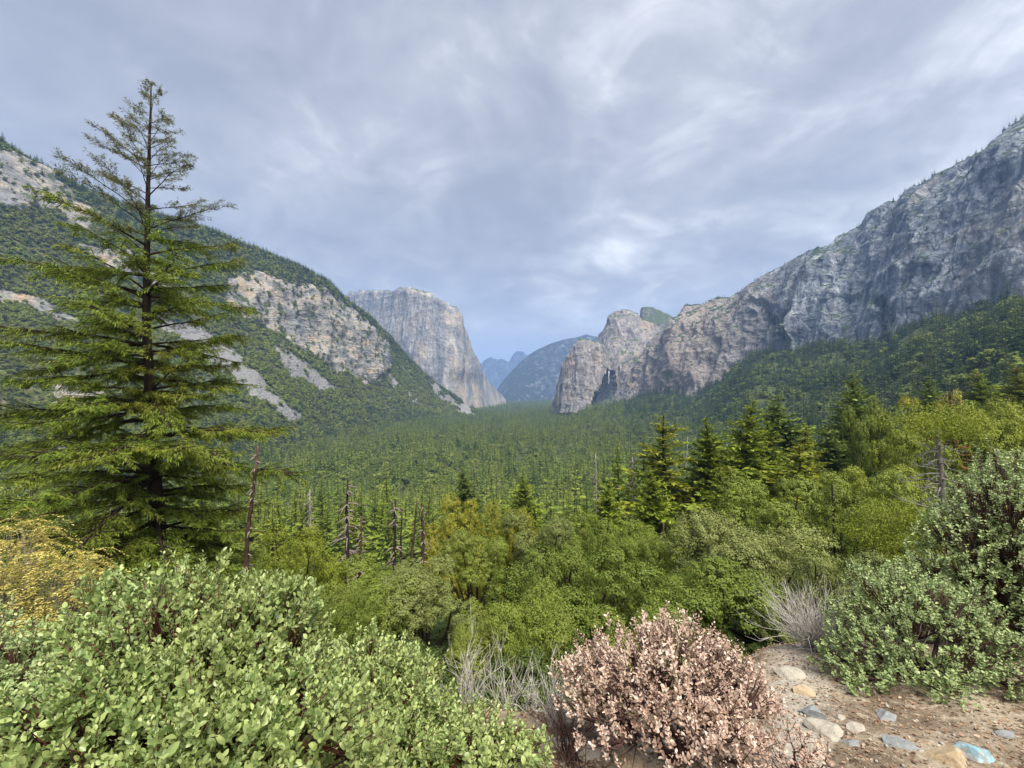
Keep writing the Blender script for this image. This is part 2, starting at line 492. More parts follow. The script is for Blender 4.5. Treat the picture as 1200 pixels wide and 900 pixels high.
M['bark_red'] = bark_mat('red_snag_wood', (0.040, 0.022, 0.017), (0.15, 0.092, 0.066), 12)
M['bark_grey'] = bark_mat('grey_dead_wood', (0.20, 0.185, 0.17), (0.44, 0.42, 0.39), 10)
M['bark_manz_dark'] = bark_mat('dark_manzanita_bark', (0.030, 0.015, 0.013), (0.080, 0.042, 0.034), 30, 0.4, 0.3, 0.5)
M['bark_manz'] = bark_mat('red_manzanita_bark', (0.045, 0.014, 0.012), (0.12, 0.040, 0.030), 30, 0.4, 0.3, 0.5)
M['twig_grey'] = bark_mat('pale_grey_twigs', (0.36, 0.33, 0.30), (0.66, 0.63, 0.59), 30)
M['twig_brown'] = bark_mat('weathered_twigs', (0.13, 0.105, 0.085), (0.34, 0.30, 0.26), 20)
M['twig_pink'] = bark_mat('dark_purple_twigs', (0.045, 0.022, 0.022), (0.12, 0.065, 0.055), 30)

# ------------------------------------------------------------------ ground
GU = np.array([-500, 0, 200, 400, 600, 655, 700, 800, 900, 1000, 1100, 1200, 1700], float)
GY = np.array([-40, 0, 2, 3, 4, 5.0, 6.5, 9, 13, 20, 40, 80, 150, 250, 450, 800, 1300, 2000, 3000, 6000, 17000], float)
_near = [-2.0, -2.05, -2.28, -2.50, -2.78, -3.15, -4.2, -6.0, -8.6, -13, -24]
GZ = {
    -500: _near + [-40, -62, -90, -130, -150, -150, -150, -150, -150, -150],
    0:    _near + [-42, -70, -102, -142, -152, -152, -152, -152, -152, -150],
    200:  _near + [-43, -71, -104, -145, -152, -152, -152, -152, -152, -150],
    400:  _near + [-43, -70, -102, -145, -152, -152, -152, -152, -150, -140],
    600:  _near + [-42, -68, -100, -142, -152, -152, -150, -148, -140, -110],
    655:  _near + [-42, -67, -98, -138, -151, -149, -138, -135, -130, -110],
    700:  _near + [-42, -66, -96, -134, -148, -138, -85, -70, -60, -60],
    800:  _near + [-41, -65, -90, -124, -132, -98, 40, 60, 60, 60],
    900:  _near + [-40, -60, -82, -100, -50, 115, 250, 250, 250, 250],
    1000: _near + [-39, -56, -68, -62, 35, 190, 260, 260, 260, 260],
    1100: _near + [-37, -48, -48, -4, 130, 260, 300, 300, 300, 300],
    1200: _near + [-33, -36, -20, 62, 195, 290, 300, 300, 300, 300],
    1700: _near + [-20, 0, 50, 180, 260, 300, 300, 300, 300, 300],
}
_GT = np.array([GZ[int(u)] for u in GU])


def _pl(xq, xs):
    """index and smooth weight for 1-D interpolation"""
    i = np.clip(np.searchsorted(xs, xq) - 1, 0, len(xs) - 2)
    f = np.clip((xq - xs[i]) / (xs[i + 1] - xs[i]), 0, 1)
    return i, f


_tan = np.gradient(_GT, np.arange(len(GY)), axis=1)
_tan[:, :12] = np.gradient(_GT, np.arange(len(GY)), axis=1)[:, :12]


def H(X, Y):
    X, Y = np.asarray(X, float), np.asarray(Y, float)
    px = X / np.maximum(Y, 6.0) * F + CX
    iu, fu = _pl(px, GU)
    fu = fu * fu * (3 - 2 * fu)
    iy, fy = _pl(Y, GY)
    def col(c):
        p0, p1 = _GT[c, iy], _GT[c, iy + 1]
        m0, m1 = _tan[c, iy], _tan[c, iy + 1]
        t = fy
        return (2 * t**3 - 3 * t**2 + 1) * p0 + (t**3 - 2 * t**2 + t) * m0 + (-2 * t**3 + 3 * t**2) * p1 + (t**3 - t**2) * m1
    z = col(iu) * (1 - fu) + col(iu + 1) * fu
    d = np.maximum(Y, 1.0)
    rim = np.interp(px, [-200, 250, 690, 760, 860, 930, 1400], [3.6, 3.3, 3.1, 3.6, 5.0, 5.5, 5.7])
    z = z - 3.2 * smooth(0.0, 2.6, Y - rim) * np.clip((60 - Y) / 45, 0, 1)
    z = z + fbm(X / 0.9, Y / 0.9, 0, 5, 3) * 0.05 * np.clip(4 / d, 0, 1) * (d < 60)
    z = z + fbm(X / 9, Y / 9, 0, 9, 3) * np.clip((d - 6) / 40, 0, 1) * 1.2
    z = z + fbm(X / 140, Y / 140, 0, 19, 4) * np.clip((d - 120) / 600, 0, 1) * 9.0 * np.clip(np.abs(px - 600) / 200, 0.25, 1)
    return z


def grid_faces(nv, nu):
    i = np.arange(nv - 1)[:, None] * nu
    j = np.arange(nu - 1)[None, :]
    return np.stack([i + j, i + j + 1, i + nu + j + 1, i + nu + j], -1).reshape(-1, 4)


def make_ground():
    ys = np.concatenate([np.linspace(-40, -2, 12), np.linspace(-1.5, 8, 110), np.geomspace(8.08, 17000, 330)])
    us = np.linspace(-2.35, 2.35, 400)
    Yg, Ug = np.meshgrid(ys, us, indexing='ij')
    Xg = Ug * np.where(Yg > 0, Yg + 4.0 * np.exp(-Yg / 20), np.abs(Yg) + 4.0)
    Zg = H(Xg, Yg)
    mb = MB()
    mb.add(np.stack([Xg, Yg, Zg], -1).reshape(-1, 3), grid_faces(len(ys), len(us)))
    o = mb.build('ground', M['ground'], None, True)
    tag(o, kind='structure')


make_ground()


# ------------------------------------------------------------------ mountains as sheets
def in_poly(px, py, poly, soft=4.0):
    """1 inside the outline, falling to 0 over soft pixels outside"""
    poly = np.asarray(poly, float)
    inside = np.zeros(px.shape, bool)
    dist = np.full(px.shape, 1e9)
    n = len(poly)
    for i in range(n):
        x1, y1 = poly[i]
        x2, y2 = poly[(i + 1) % n]
        c = ((y1 > py) != (y2 > py)) & (px < (x2 - x1) * (py - y1) / ((y2 - y1) if y2 != y1 else 1e-9) + x1)
        inside ^= c
        t = np.clip(((px - x1) * (x2 - x1) + (py - y1) * (y2 - y1)) / max((x2 - x1)**2 + (y2 - y1)**2, 1e-9), 0, 1)
        dist = np.minimum(dist, np.hypot(px - x1 - t * (x2 - x1), py - y1 - t * (y2 - y1)))
    return np.where(inside, 0.5 + 0.5 * np.clip(dist / soft, 0, 1), 0.5 - 0.5 * np.clip(dist / soft, 0, 1))


class Sheet:
    """a mountainside: rails run along it from foot to crest; each rail is a list of (direction px, Y, py)"""
    def __init__(s, rails, counts, nu, u0, u1, jag=0.0, seed=1, umap=None):
        us = np.linspace(0, 1, nu)
        pxs = u0 + (u1 - u0) * us if umap is None else umap(us)
        R = []
        for k, r in enumerate(rails):
            r = np.asarray(r, float)
            Yr = np.interp(pxs, r[:, 0], r[:, 1])
            pr = np.interp(pxs, r[:, 0], r[:, 2])
            R.append((Yr, pr))
        YY, PP = [], []
        for k in range(len(R) - 1):
            n = counts[k]
            ts = np.linspace(0, 1, n, endpoint=(k == len(R) - 2))
            for t in ts:
                YY.append(R[k][0] * (1 - t) + R[k + 1][0] * t)
                # height, not pixel row, runs evenly between rails
                za = (HY - R[k][1]) / F * R[k][0]
                zb = (HY - R[k + 1][1]) / F * R[k + 1][0]
                PP.append(za * (1 - t) + zb * t)
        Y = np.array(YY)
        Z = np.array(PP)
        for _ in range(2):                       # ease the creases at the rails
            Y[1:-1] = 0.25 * Y[:-2] + 0.5 * Y[1:-1] + 0.25 * Y[2:]
            Z[1:-1] = 0.25 * Z[:-2] + 0.5 * Z[1:-1] + 0.25 * Z[2:]
        X = (pxs[None, :] - CX) / F * Y
        s.P = np.stack([X, Y, Z], -1)
        s.counts = counts
        s.refresh()

    def refresh(s):
        du = np.gradient(s.P, axis=1)
        dv = np.gradient(s.P, axis=0)
        n = norm(np.cross(du, dv))
        flip = np.sum(n * s.P, -1) > 0
        s.N = np.where(flip[..., None], -n, n)
        s.px = s.P[..., 0] / s.P[..., 1] * F + CX
        s.py = HY - s.P[..., 2] / s.P[..., 1] * F
        s.area = np.linalg.norm(np.cross(du, dv), axis=-1)

    def displace(s, amt, direction=None):
        d = s.N if direction is None else direction
        s.P = s.P + d * amt[..., None]
        s.refresh()

    def build(s, name, mat, attrs=None):
        nv, nu = s.P.shape[:2]
        mb = MB()
        mb.add(s.P.reshape(-1, 3), grid_faces(nv, nu))
        return mb.build(name, mat, None, True, attrs)

    def sample(s, r, weight, n):
        p = (s.area * weight).ravel()
        p = p / p.sum()
        nv, nu = s.P.shape[:2]
        idx = r.choice(nv * nu, n, p=p)
        i, j = np.clip(idx // nu, 0, nv - 2), np.clip(idx % nu, 0, nu - 2)
        a, b = r.random(n)[:, None], r.random(n)[:, None]
        P = s.P
        return (P[i, j] * (1 - a) * (1 - b) + P[i + 1, j] * a * (1 - b) + P[i, j + 1] * (1 - a) * b + P[i + 1, j + 1] * a * b)


def rock_disp(P, size, amp, seed, vert=0.3):
    """buttresses and clefts, taller than wide, plus broken ledges"""
    x, y, z = P[..., 0] / size, P[..., 1] / size, P[..., 2] / size
    a = fbm(x, y, z * vert, seed, 5, 0.52, True)
    b = fbm(x * 3.1, y * 3.1, z * 1.7, seed + 50, 4, 0.55, True)
    ledge = fbm(x * 1.2, y * 1.2, z * 5.0, seed + 90, 3, 0.5)
    return amp * (0.80 * a + 0.25 * b + 0.07 * ledge)


# -------- left mountainside
LS_SKY = [(-500, 700, -60), (-150, 860, 105), (0, 950, 166), (50, 1000, 196), (100, 1060, 224), (150, 1130, 243), (200, 1210, 258), (250, 1320, 274), (300, 1450, 294),
          (330, 1520, 305), (350, 1580, 312), (380, 1700, 329), (400, 1790, 347), (435, 1950, 374), (465, 2100, 407), (495, 2250, 437), (530, 2420, 464), (565, 2600, 487), (590, 2700, 496)]
LS_FOOT = [(-500, 130, 640), (0, 250, 660), (100, 330, 640), (200, 480, 612), (300, 800, 552), (400, 1350, 514), (500, 2000, 497), (565, 2450, 490), (590, 2560, 500)]


def mid_rail(fy, fp):
    out = []
    for px in (-500, -150, 0, 50, 100, 150, 200, 250, 300, 330, 350, 380, 400, 435, 465, 495, 530, 565, 590):
        sY = np.interp(px, [q[0] for q in LS_SKY], [q[1] for q in LS_SKY])
        sp = np.interp(px, [q[0] for q in LS_SKY], [q[2] for q in LS_SKY])
        fY = np.interp(px, [q[0] for q in LS_FOOT], [q[1] for q in LS_FOOT])
        fpx = np.interp(px, [q[0] for q in LS_FOOT], [q[2] for q in LS_FOOT])
        out.append((px, fY + (sY - fY) * fy, fpx + (sp - fpx) * fp))
    return out


left = Sheet([LS_FOOT, mid_rail(0.42, 0.36), mid_rail(0.68, 0.62), mid_rail(0.83, 0.86), LS_SKY,
              [(px, Y + 250, py + 14 + 30 * (px > 560)) for px, Y, py in LS_SKY], [(px, Y + 700, 520) for px, Y, py in LS_SKY]],
             [90, 90, 80, 50, 16, 8], 620, -500, 590)
LROCK = [
    ([(-10, 170), (25, 178), (70, 212), (118, 250), (108, 268), (60, 248), (-10, 246)], 8),
    ([(95, 285), (150, 300), (218, 342), (214, 352), (150, 325), (100, 300)], 7),
    ([(262, 330), (290, 318), (330, 328), (368, 334), (400, 352), (440, 388), (462, 420), (445, 448), (415, 442), (385, 428), (345, 402), (300, 380), (268, 362)], 9),
    ([(-10, 330), (40, 345), (95, 372), (90, 380), (30, 358), (-10, 345)], 8),
    ([(54, 446), (90, 444), (130, 462), (125, 474), (62, 474)], 5),
]
LTALUS = [
    ([(183, 372), (215, 375), (268, 405), (300, 440), (350, 488), (344, 498), (300, 472), (255, 432), (205, 398)], 5),
    ([(320, 408), (333, 411), (370, 432), (396, 458), (378, 460), (345, 442), (324, 424)], 5),
    ([(497, 446), (512, 452), (560, 486), (548, 488), (520, 470)], 4),
    ([(450, 440), (462, 446), (498, 478), (486, 474)], 4),
    ([(15, 590), (45, 587), (42, 603), (15, 604)], 5),
    ([(62, 520), (84, 521), (80, 534), (64, 532)], 5),
]
pxn = left.px + fbm(left.P[..., 0] / 40, left.P[..., 1] / 40, left.P[..., 2] / 40, 3, 4) * 12
pyn = left.py + fbm(left.P[..., 0] / 40, left.P[..., 1] / 40, left.P[..., 2] / 40, 33, 4) * 10
lrock = np.max([in_poly(pxn, pyn, p, s_) for p, s_ in LROCK], 0)
ltal = np.max([in_poly(left.px + 0.9 * (pxn - left.px), left.py + 0.9 * (pyn - left.py), p, s_ + 3) for p, s_ in LTALUS], 0)
sc_l = np.clip(left.P[..., 1] / 1500, 0.2, 1.2)
left.displace(fbm(left.P[..., 0] / 160, left.P[..., 1] / 160, left.P[..., 2] / 260, 71, 5) * 20 * sc_l
              + rock_disp(left.P, 110, 30, 12, 0.5) * sc_l * smooth(0.3, 0.75, lrock)
              + fbm(left.P[..., 0] / 12, left.P[..., 1] / 12, left.P[..., 2] / 12, 77, 3) * 2.2 * sc_l)
o = left.build('mountainside', M['hillside'], {'rock': lrock, 'talus': ltal})
tag(o, kind='structure')

# -------- the great wall at the head of the left side
def shift(r, dY, dpy):
    return [(a, b + dY, c + dpy) for a, b, c in r]


CAP_TOP = [(385, 4300, 356), (400, 4150, 350), (412, 4000, 346), (440, 3800, 344), (478, 3550, 342), (500, 3430, 348), (518, 3380, 357), (532, 3400, 365), (537, 3430, 372), (540, 3500, 388),
           (550, 3650, 406), (560, 3800, 424), (566, 3950, 441), (575, 4150, 450), (583, 4350, 458), (592, 4600, 469)]
CAP_BASE = [(385, 4050, 440), (412, 3800, 444), (440, 3580, 448), (478, 3320, 456), (500, 3200, 462), (532, 3170, 471), (545, 3260, 474), (560, 3500, 474), (575, 3900, 473), (592, 4500, 472)]
cap = Sheet([shift(CAP_BASE, -60, 9), CAP_TOP, [(a, b + 160, c + 2) for a, b, c in CAP_TOP], [(a, b + 900, c + 10) for a, b, c in CAP_TOP]], [190, 12, 8], 300, 385, 592)
edge_keep = smooth(0, 1, np.clip((HY - cap.py) / 30, 0, 1))
cap.displace((rock_disp(cap.P, 420, 55, 21, 0.12) + rock_disp(cap.P, 110, 14, 23, 0.10)) * np.clip(edge_keep, 0.3, 1))
tag(cap.build('granite_monolith', M['cap']), kind='structure')

# -------- far blue ranges up the valley
FAR_A = [(545, 12500, 440), (560, 12500, 431), (567, 12500, 422), (574, 12500, 418), (582, 12500, 421), (588, 12500, 420), (596, 12500, 424), (601, 12500, 415), (605, 12500, 411), (612, 12500, 411.5),
         (617, 12500, 416), (625, 12500, 421), (650, 12500, 424), (680, 12500, 424)]
fa = Sheet([[(a, 11200, 471) for a, b, c in FAR_A], FAR_A, [(a, b + 900, c + 4) for a, b, c in FAR_A]], [80, 6], 260, 545, 680)
fa.displace(rock_disp(fa.P, 900, 130, 5, 0.5) * smooth(0, 1, np.clip((HY + 8 - fa.py) / 25, 0, 1)), np.array([0.2, -1, 0.0]) * np.ones_like(fa.P))
tag(fa.build('distant_peaks', M['far_rock']), kind='structure')
FAR_B = [(574, 6300, 470), (580, 6400, 462), (586, 6500, 450), (596, 6600, 438), (606, 6700, 427), (618, 6850, 416), (630, 6950, 409), (645, 7000, 402), (660, 7100, 397.5), (675, 7200, 395), (686, 7300, 391.5),
         (694, 7400, 394), (715, 7400, 396), (760, 7400, 398), (800, 7400, 400)]
fb = Sheet([[(a, b - 700 - 500 * (c < 440), 472) for a, b, c in FAR_B], FAR_B, [(a, b + 900, c + 4) for a, b, c in FAR_B]], [90, 6], 300, 574, 800)
fb.displace(rock_disp(fb.P, 600, 90, 6, 0.4) * smooth(0, 1, np.clip((HY - fb.py) / 25, 0, 1)), np.array([0.2, -1, 0.0]) * np.ones_like(fb.P))
tag(fb.build('distant_ridge', M['far_rock']), kind='structure')

# -------- rocks on the right of the valley
PK = [(690, 2900, 440), (698, 2850, 420), (704, 2800, 402), (709, 2780, 386), (714, 2760, 374), (721, 2740, 366.5), (729, 2720, 363.5), (740, 2720, 366), (750, 2720, 372), (757, 2720, 377), (768, 2740, 382), (780, 2760, 389), (800, 2780, 396), (830, 2800, 400)]
pk = Sheet([[(a, b - 350, 450) for a, b, c in PK], PK, [(a, b + 200, c + 5) for a, b, c in PK]], [110, 6], 200, 690, 830)
pk.displace(rock_disp(pk.P, 150, 42, 31, 0.2))
tag(pk.build('cathedral_like_peak'.replace('cathedral_like_', 'granite_'), M['fall_rock'], {'chute': np.zeros(pk.px.shape)}), kind='structure')
GP = [(735, 3400, 400), (748, 3400, 384), (751, 3400, 368), (753, 3400, 361.5), (764, 3400, 361), (775, 3400, 364), (785, 3400, 369), (794, 3400, 373), (803, 3400, 379), (830, 3400, 388), (880, 3400, 395)]
gp = Sheet([[(a, b - 380, 430) for a, b, c in GP], GP, [(a, b + 250, c + 4) for a, b, c in GP]], [70, 6], 160, 735, 880)
gp.displace(rock_disp(gp.P, 220, 26, 41, 0.5))
tag(gp.build('wooded_peak', M['green_peak'], {'chute': np.zeros(gp.px.shape)}), kind='structure')

BT = [(651, 2450, 480), (654, 2380, 466), (657, 2330, 446), (661, 2300, 430), (667, 2280, 418), (674, 2270, 408), (680, 2260, 402), (690, 2260, 402), (698, 2260, 404.5), (706, 2270, 409), (713, 2290, 416), (716, 2310, 424), (719, 2330, 432),
      (724, 2330, 434), (732, 2300, 429), (742, 2270, 426), (752, 2240, 420), (762, 2200, 408), (775, 2150, 398), (790, 2100, 388), (805, 2060, 380)]
BB = [(651, 2420, 484), (660, 2180, 485), (680, 2110, 485), (700, 2120, 483), (712, 2200, 478), (722, 2200, 478), (735, 2080, 480), (760, 2020, 476), (780, 1980, 470), (805, 1920, 462)]
bt = Sheet([BB, BT, [(a, b + 150, c + 1) for a, b, c in BT], [(a, b + 420, c + 6) for a, b, c in BT]], [170, 14, 8], 320, 651, 805)
_wn = fbm(bt.P[..., 0] / 30, bt.P[..., 1] / 30, bt.P[..., 2] / 60, 14, 4)
chute = in_poly(bt.px + 5 * _wn, bt.py + 4 * _wn, [(704, 440), (711, 435), (718, 434), (722, 446), (724, 462), (716, 471), (696, 476), (690, 472), (700, 458)], 5)  # outline inside which the rock is coloured darker and pushed in
bt.displace(rock_disp(bt.P, 150, 40, 52, 0.15) - 34 * smooth(0.35, 0.9, chute))
tag(bt.build('granite_buttress', M['fall_rock'], {'chute': smooth(0.25, 0.8, chute)}), kind='structure')

RT = [(742, 2420, 424), (755, 2330, 412), (765, 2260, 402), (778, 2170, 393), (786, 2120, 385), (792, 2080, 376), (798, 2040, 369), (806, 2000, 367), (818, 1960, 363), (830, 1920, 361), (850, 1850, 357), (862, 1800, 353), (872, 1770, 345),
      (885, 1720, 337), (900, 1670, 330), (912, 1630, 324), (932, 1560, 311), (950, 1510, 302), (968, 1460, 294), (985, 1410, 288), (1000, 1370, 279), (1012, 1340, 268), (1020, 1320, 254), (1032, 1290, 243), (1052, 1240, 236), (1060, 1220, 223),
      (1090, 1150, 211), (1112, 1110, 200), (1130, 1080, 192), (1150, 1050, 180), (1172, 1010, 167), (1186, 990, 157), (1200, 970, 148), (1250, 900, 118), (1400, 740, 40), (1700, 560, -120)]
RB = [(742, 2150, 474), (765, 2000, 470), (790, 1880, 465), (825, 1720, 456), (850, 1620, 446), (880, 1510, 434), (920, 1370, 414), (945, 1300, 404), (960, 1240, 400), (1000, 1130, 410), (1040, 1010, 415), (1060, 970, 408), (1100, 900, 392), (1150, 810, 376),
      (1200, 740, 364), (1400, 540, 330), (1700, 380, 260)]


def between(a, b, f, g):
    xs = sorted({q[0] for q in a} | {q[0] for q in b})
    A, B = np.asarray(a, float), np.asarray(b, float)
    return [(x, np.interp(x, A[:, 0], A[:, 1]) * (1 - f) + np.interp(x, B[:, 0], B[:, 1]) * f,
             np.interp(x, A[:, 0], A[:, 2]) * (1 - g) + np.interp(x, B[:, 0], B[:, 2]) * g) for x in xs]


rt = Sheet([shift(RB, -30, 22), between(RB, RT, 0.30, 0.50), between(RB, RT, 0.62, 0.80), RT, [(a, b + 130, c + 2) for a, b, c in RT], [(a, b + 500, c + 16) for a, b, c in RT]], [110, 80, 50, 12, 8], 760, 742, 1700)
dsc = np.clip(rt.P[..., 1] / 1500, 0.35, 1.3)
keep = 0.45 + 0.55 * smooth(0, 1, np.clip((rt.py - np.interp(rt.px, [q[0] for q in RT], [q[2] for q in RT])) / 25, 0, 1))
rt.displace((rock_disp(rt.P, 300, 100, 61, 0.13) + rock_disp(rt.P, 80, 18, 66, 0.14)) * dsc * keep)
gully = np.max([in_poly(rt.px, rt.py, [(1020, 350), (1036, 345), (1046, 372), (1040, 412), (1020, 412), (1028, 380)], 8),
                in_poly(rt.px, rt.py, [(880, 352), (892, 350), (912, 372), (930, 400), (918, 408), (900, 385)], 8)], 0)
rt.displace(-9 * smooth(0.1, 1.0, gully))
warm = np.clip(np.maximum(1 - smooth(790, 960, rt.px), 0.0) + 0.12 * (fbm(rt.P[..., 0] / 200, rt.P[..., 1] / 200, rt.P[..., 2] / 200, 8, 3) > 0.25), 0, 1)
tag(rt.build('valley_cliff', M['right'], {'warm': warm, 'gully': gully}), kind='structure')

# the waterfall in its dark recess
mb = MB()
wf = [W(713.5 + 0.12 * math.sin(k * 1.3), 435 + k * 1.7, 2225 - k * 3) for k in range(10)]
tube(mb, wf, [2.4, 2.6, 2.0, 1.6, 1.3, 1.2, 1.1, 1.1, 1.0, 0.8], 6)
mw, t = new_mat('falling_water')
finish(t, t.n('ShaderNodeBsdfPrincipled', {'Base Color': (0.72, 0.76, 0.80), 'Roughness': 0.5}).outputs[0])
o = mb.build('waterfall', mw, None, True)
tag(o, 'thin white waterfall dropping down the dark recess in the granite buttress', 'waterfall')


# ------------------------------------------------------------------ tree builders
def conifer(seed, Hh, R, whorls, per, kpb, droop=0.25, bare=0.1, power=0.85, kw=0.32, jitter=0.25, kl=0.34, up=0.15, wild=0.10):
    """trunk mesh and foliage mesh of a conifer of height Hh"""
    r = np.random.default_rng(seed)
    tr, fo = MB(), MB()
    zs = np.linspace(0, Hh, 7)
    bend = r.normal(0, 0.006 * Hh, (7, 2))
    bend[0] = 0
    tube(tr, np.column_stack([bend, zs]), np.linspace(0.013 * Hh, 0.0015 * Hh, 7), 6)
    base_all, d_all, s_all, L_all, W_all = [], [], [], [], []
    for k in range(whorls):
        t = bare + (1 - bare) * (k + r.uniform(-.3, .3)) / whorls
        t = min(max(t, bare), 0.985)
        Rt = R * (1 - t) ** power * (0.55 + 0.45 * min(1, (t - bare) / 0.12 + 0.4)) + 0.02 * R
        n = max(3, int(per * (0.6 + 0.4 * (1 - t)) + r.uniform(-0.5, .5)))
        a0 = r.uniform(0, 7)
        for j in range(n):
            az = a0 + 2 * math.pi * j / n + r.normal(0, 0.25)
            L = Rt * max(0.35, r.normal(1, jitter))
            el = up + 0.55 * t - droop * (1 - t) + r.normal(0, 0.08)
            d = np.array([math.cos(az) * math.cos(el), math.sin(az) * math.cos(el), math.sin(el)])
            side = np.array([-math.sin(az), math.cos(az), 0])
            b0 = np.array([np.interp(t * Hh, zs, bend[:, 0]), np.interp(t * Hh, zs, bend[:, 1]), t * Hh + r.normal(0, 0.01 * Hh)])
            for q in range(kpb):
                f = (q + 0.6) / kpb if kpb > 1 else 0.1
                sgn = 1 if q % 2 else -1
                fan = 0.0 if kpb == 1 else sgn * (0.75 * (1 - 0.45 * f)) * r.uniform(0.7, 1.2)
                if kpb > 1 and q == kpb - 1:
                    fan = 0.0
                dd = norm(d + side * fan + np.array([0, 0, -0.30 * f * droop * 3]) + r.normal(0, wild, 3))
                base = b0 + d * L * (f * 0.82) + np.array([0, 0, -0.12 * L * f * f])
                ll = L * (1.0 if kpb == 1 else kl * (1.25 - 0.5 * f) + (0.10 if kpb < 30 else 0.05)) * r.uniform(0.75, 1.2)
                base_all.append(base - dd * ll * 0.12)
                d_all.append(dd)
                sd = np.cross(dd, [0, 0, 1.0]) + r.normal(0, 0.25 + wild, 3)
                s_all.append(sd)
                L_all.append(ll)
                W_all.append(ll * kw * r.uniform(0.8, 1.3) if kpb > 1 else ll * 0.55)
    # leader
    base_all.append([bend[-1, 0], bend[-1, 1], Hh * 0.965]); d_all.append([0, 0, 1]); s_all.append([1, 0, 0]); L_all.append(Hh * 0.05); W_all.append(Hh * 0.008)
    kites(fo, np.array(base_all), np.array(d_all), np.array(s_all), np.array(L_all), np.array(W_all), 0.12)
    return tr, fo


def broadleaf(seed, Hh, R, n_lobes, clumps, per, leaf, flat=0.8, clump_r=0.16, trunk=0.3, stem_r=0.03):
    """trunk with limbs, and a crown of many leaves in clumps, for a spreading tree of height Hh"""
    r = np.random.default_rng(seed)
    tr, fo = MB(), MB()
    cz = Hh * (trunk + (1 - trunk) * 0.5)
    lobes = [(np.array([0, 0, cz + 0.04 * Hh]), R * 0.46)]
    for k in range(n_lobes):
        az = 2 * math.pi * k / n_lobes * 1.618 + r.uniform(-.4, .4)
        rr = R * r.uniform(0.25, 0.74)
        rad = R * r.uniform(0.20, 0.36)
        zz = cz + (r.uniform(-0.46, 0.44) * (1.1 - 0.5 * rr / R)) * Hh * (1 - trunk)
        lobes.append((np.array([math.cos(az) * rr, math.sin(az) * rr, min(zz, Hh - rad * flat * 0.9)]), rad))
    fork = np.array([r.normal(0, .04) * R, r.normal(0, .04) * R, Hh * trunk * 0.8])
    tube(tr, [[0, 0, -0.3], [0, 0, Hh * trunk * .4], fork], [stem_r * Hh, stem_r * Hh * .8, stem_r * Hh * .65], 7)
    for c, rad in lobes:
        m1 = fork * 0.55 + c * 0.45 + r.normal(0, 0.05 * R, 3)
        tube(tr, [fork, m1, c, c + np.array([0, 0, rad * .45]) + r.normal(0, rad * .2, 3)], [stem_r * Hh * .5, stem_r * Hh * .36, stem_r * Hh * .2, stem_r * Hh * .06], 5)
    wts = np.array([l[1] ** 2 for l in lobes])
    pick = r.choice(len(lobes), clumps, p=wts / wts.sum())
    C = np.array([lobes[i][0] for i in pick])
    Rr = np.array([lobes[i][1] for i in pick])
    d = rand_dirs(r, clumps)
    d[:, 2] = np.where(d[:, 2] < -0.35, -d[:, 2], d[:, 2])
    depth = 1 - 0.35 * r.random(clumps) ** 2.5
    cc = C + d * (Rr * depth)[:, None] * np.array([1, 1, flat])
    cc[:, :2] += 0
    cr = clump_r * R * r.uniform(0.6, 1.3, clumps)
    # leaves of every clump
    ci = np.repeat(np.arange(clumps), per)
    n = len(ci)
    ld = rand_dirs(r, n)
    rad = cr[ci] * r.random(n) ** 0.45
    pos = cc[ci] + ld * rad[:, None] * np.array([1, 1, 0.75])
    nrm = norm(ld * 0.9 + d[ci] * 0.9 + np.array([0, 0, 0.40]) + r.normal(0, 0.20, (n, 3)))
    dd = norm(np.cross(nrm, rand_dirs(r, n)))
    side = np.cross(nrm, dd)
    L = leaf * r.uniform(0.65, 1.35, n)
    kites(fo, pos - dd * L[:, None] * .5, dd, side, L, L * 0.62, 0.08)
    return tr, fo


def proto_mesh(name, mb, mat, sm=False):
    return mb.mesh(name, mat, sm)


rng = np.random.default_rng(7)


# ------------------------------------------------------------------ far woods (stuff): instanced over the slopes
def merged(name, pair, mats):
    """one mesh from trunk and foliage, for the woods nobody could count"""
    tr, fo = pair
    mb = MB()
    mb.v, mb.f, mb.n = list(tr.v), list(tr.f), tr.n
    nt = sum(len(f) for f in tr.f)
    for f in fo.f:
        mb.f.append(f + tr.n)
    mb.v += fo.v
    mb.n += fo.n
    me = mb.mesh(name, mats)
    idx = np.zeros(len(me.polygons), np.int32)
    idx[nt:] = 1
    me.polygons.foreach_set("material_index", idx)
    return me


FAR_CON = [(conifer(100 + k, 1.0, [0.19, 0.16, 0.24, 0.20][k], [15, 16, 13, 12][k], 7, 3, 0.30, 0.08, [0.8, 0.7, 0.9, 0.6][k], 0.6, 0.3, 0.5)) for k in range(4)]
SLOPE_CON_ME = [merged('slope_conifer', c, [M['bark'], M['conifer_slope']]) for c in FAR_CON]
FAR_CON_ME = [merged('woodland_conifer', c, [M['bark'], M['conifer_far']]) for c in FAR_CON]
BRUSH_ME, LEAFY_ME = [], []
for k in range(3):
    tr, fo = broadleaf(140 + k, 1.0, 0.62, 5, 40, 5, 0.20, 0.75, 0.26, 0.12)
    BRUSH_ME.append(merged('woodland_bush', (tr, fo), [M['bark'], M['brush_far']]))
    LEAFY_ME.append(merged('woodland_broadleaf', (tr, fo), [M['bark'], M['woods_leaf']]))
sn_tr = MB()
tube(sn_tr, [[0, 0, 0], [0, 0, .5], [0.01, 0, 1]], [.016, .012, .003], 5)
for k in range(14):
    a, z = k * 2.4, 0.25 + 0.05 * k
    tube(sn_tr, [[0, 0, z], [math.cos(a) * .12 * (1.15 - z), math.sin(a) * .12 * (1.15 - z), z - .02]], [.005, .002], 3)
SNAG_ME = sn_tr.mesh('woodland_snag', [M['bark_grey']])


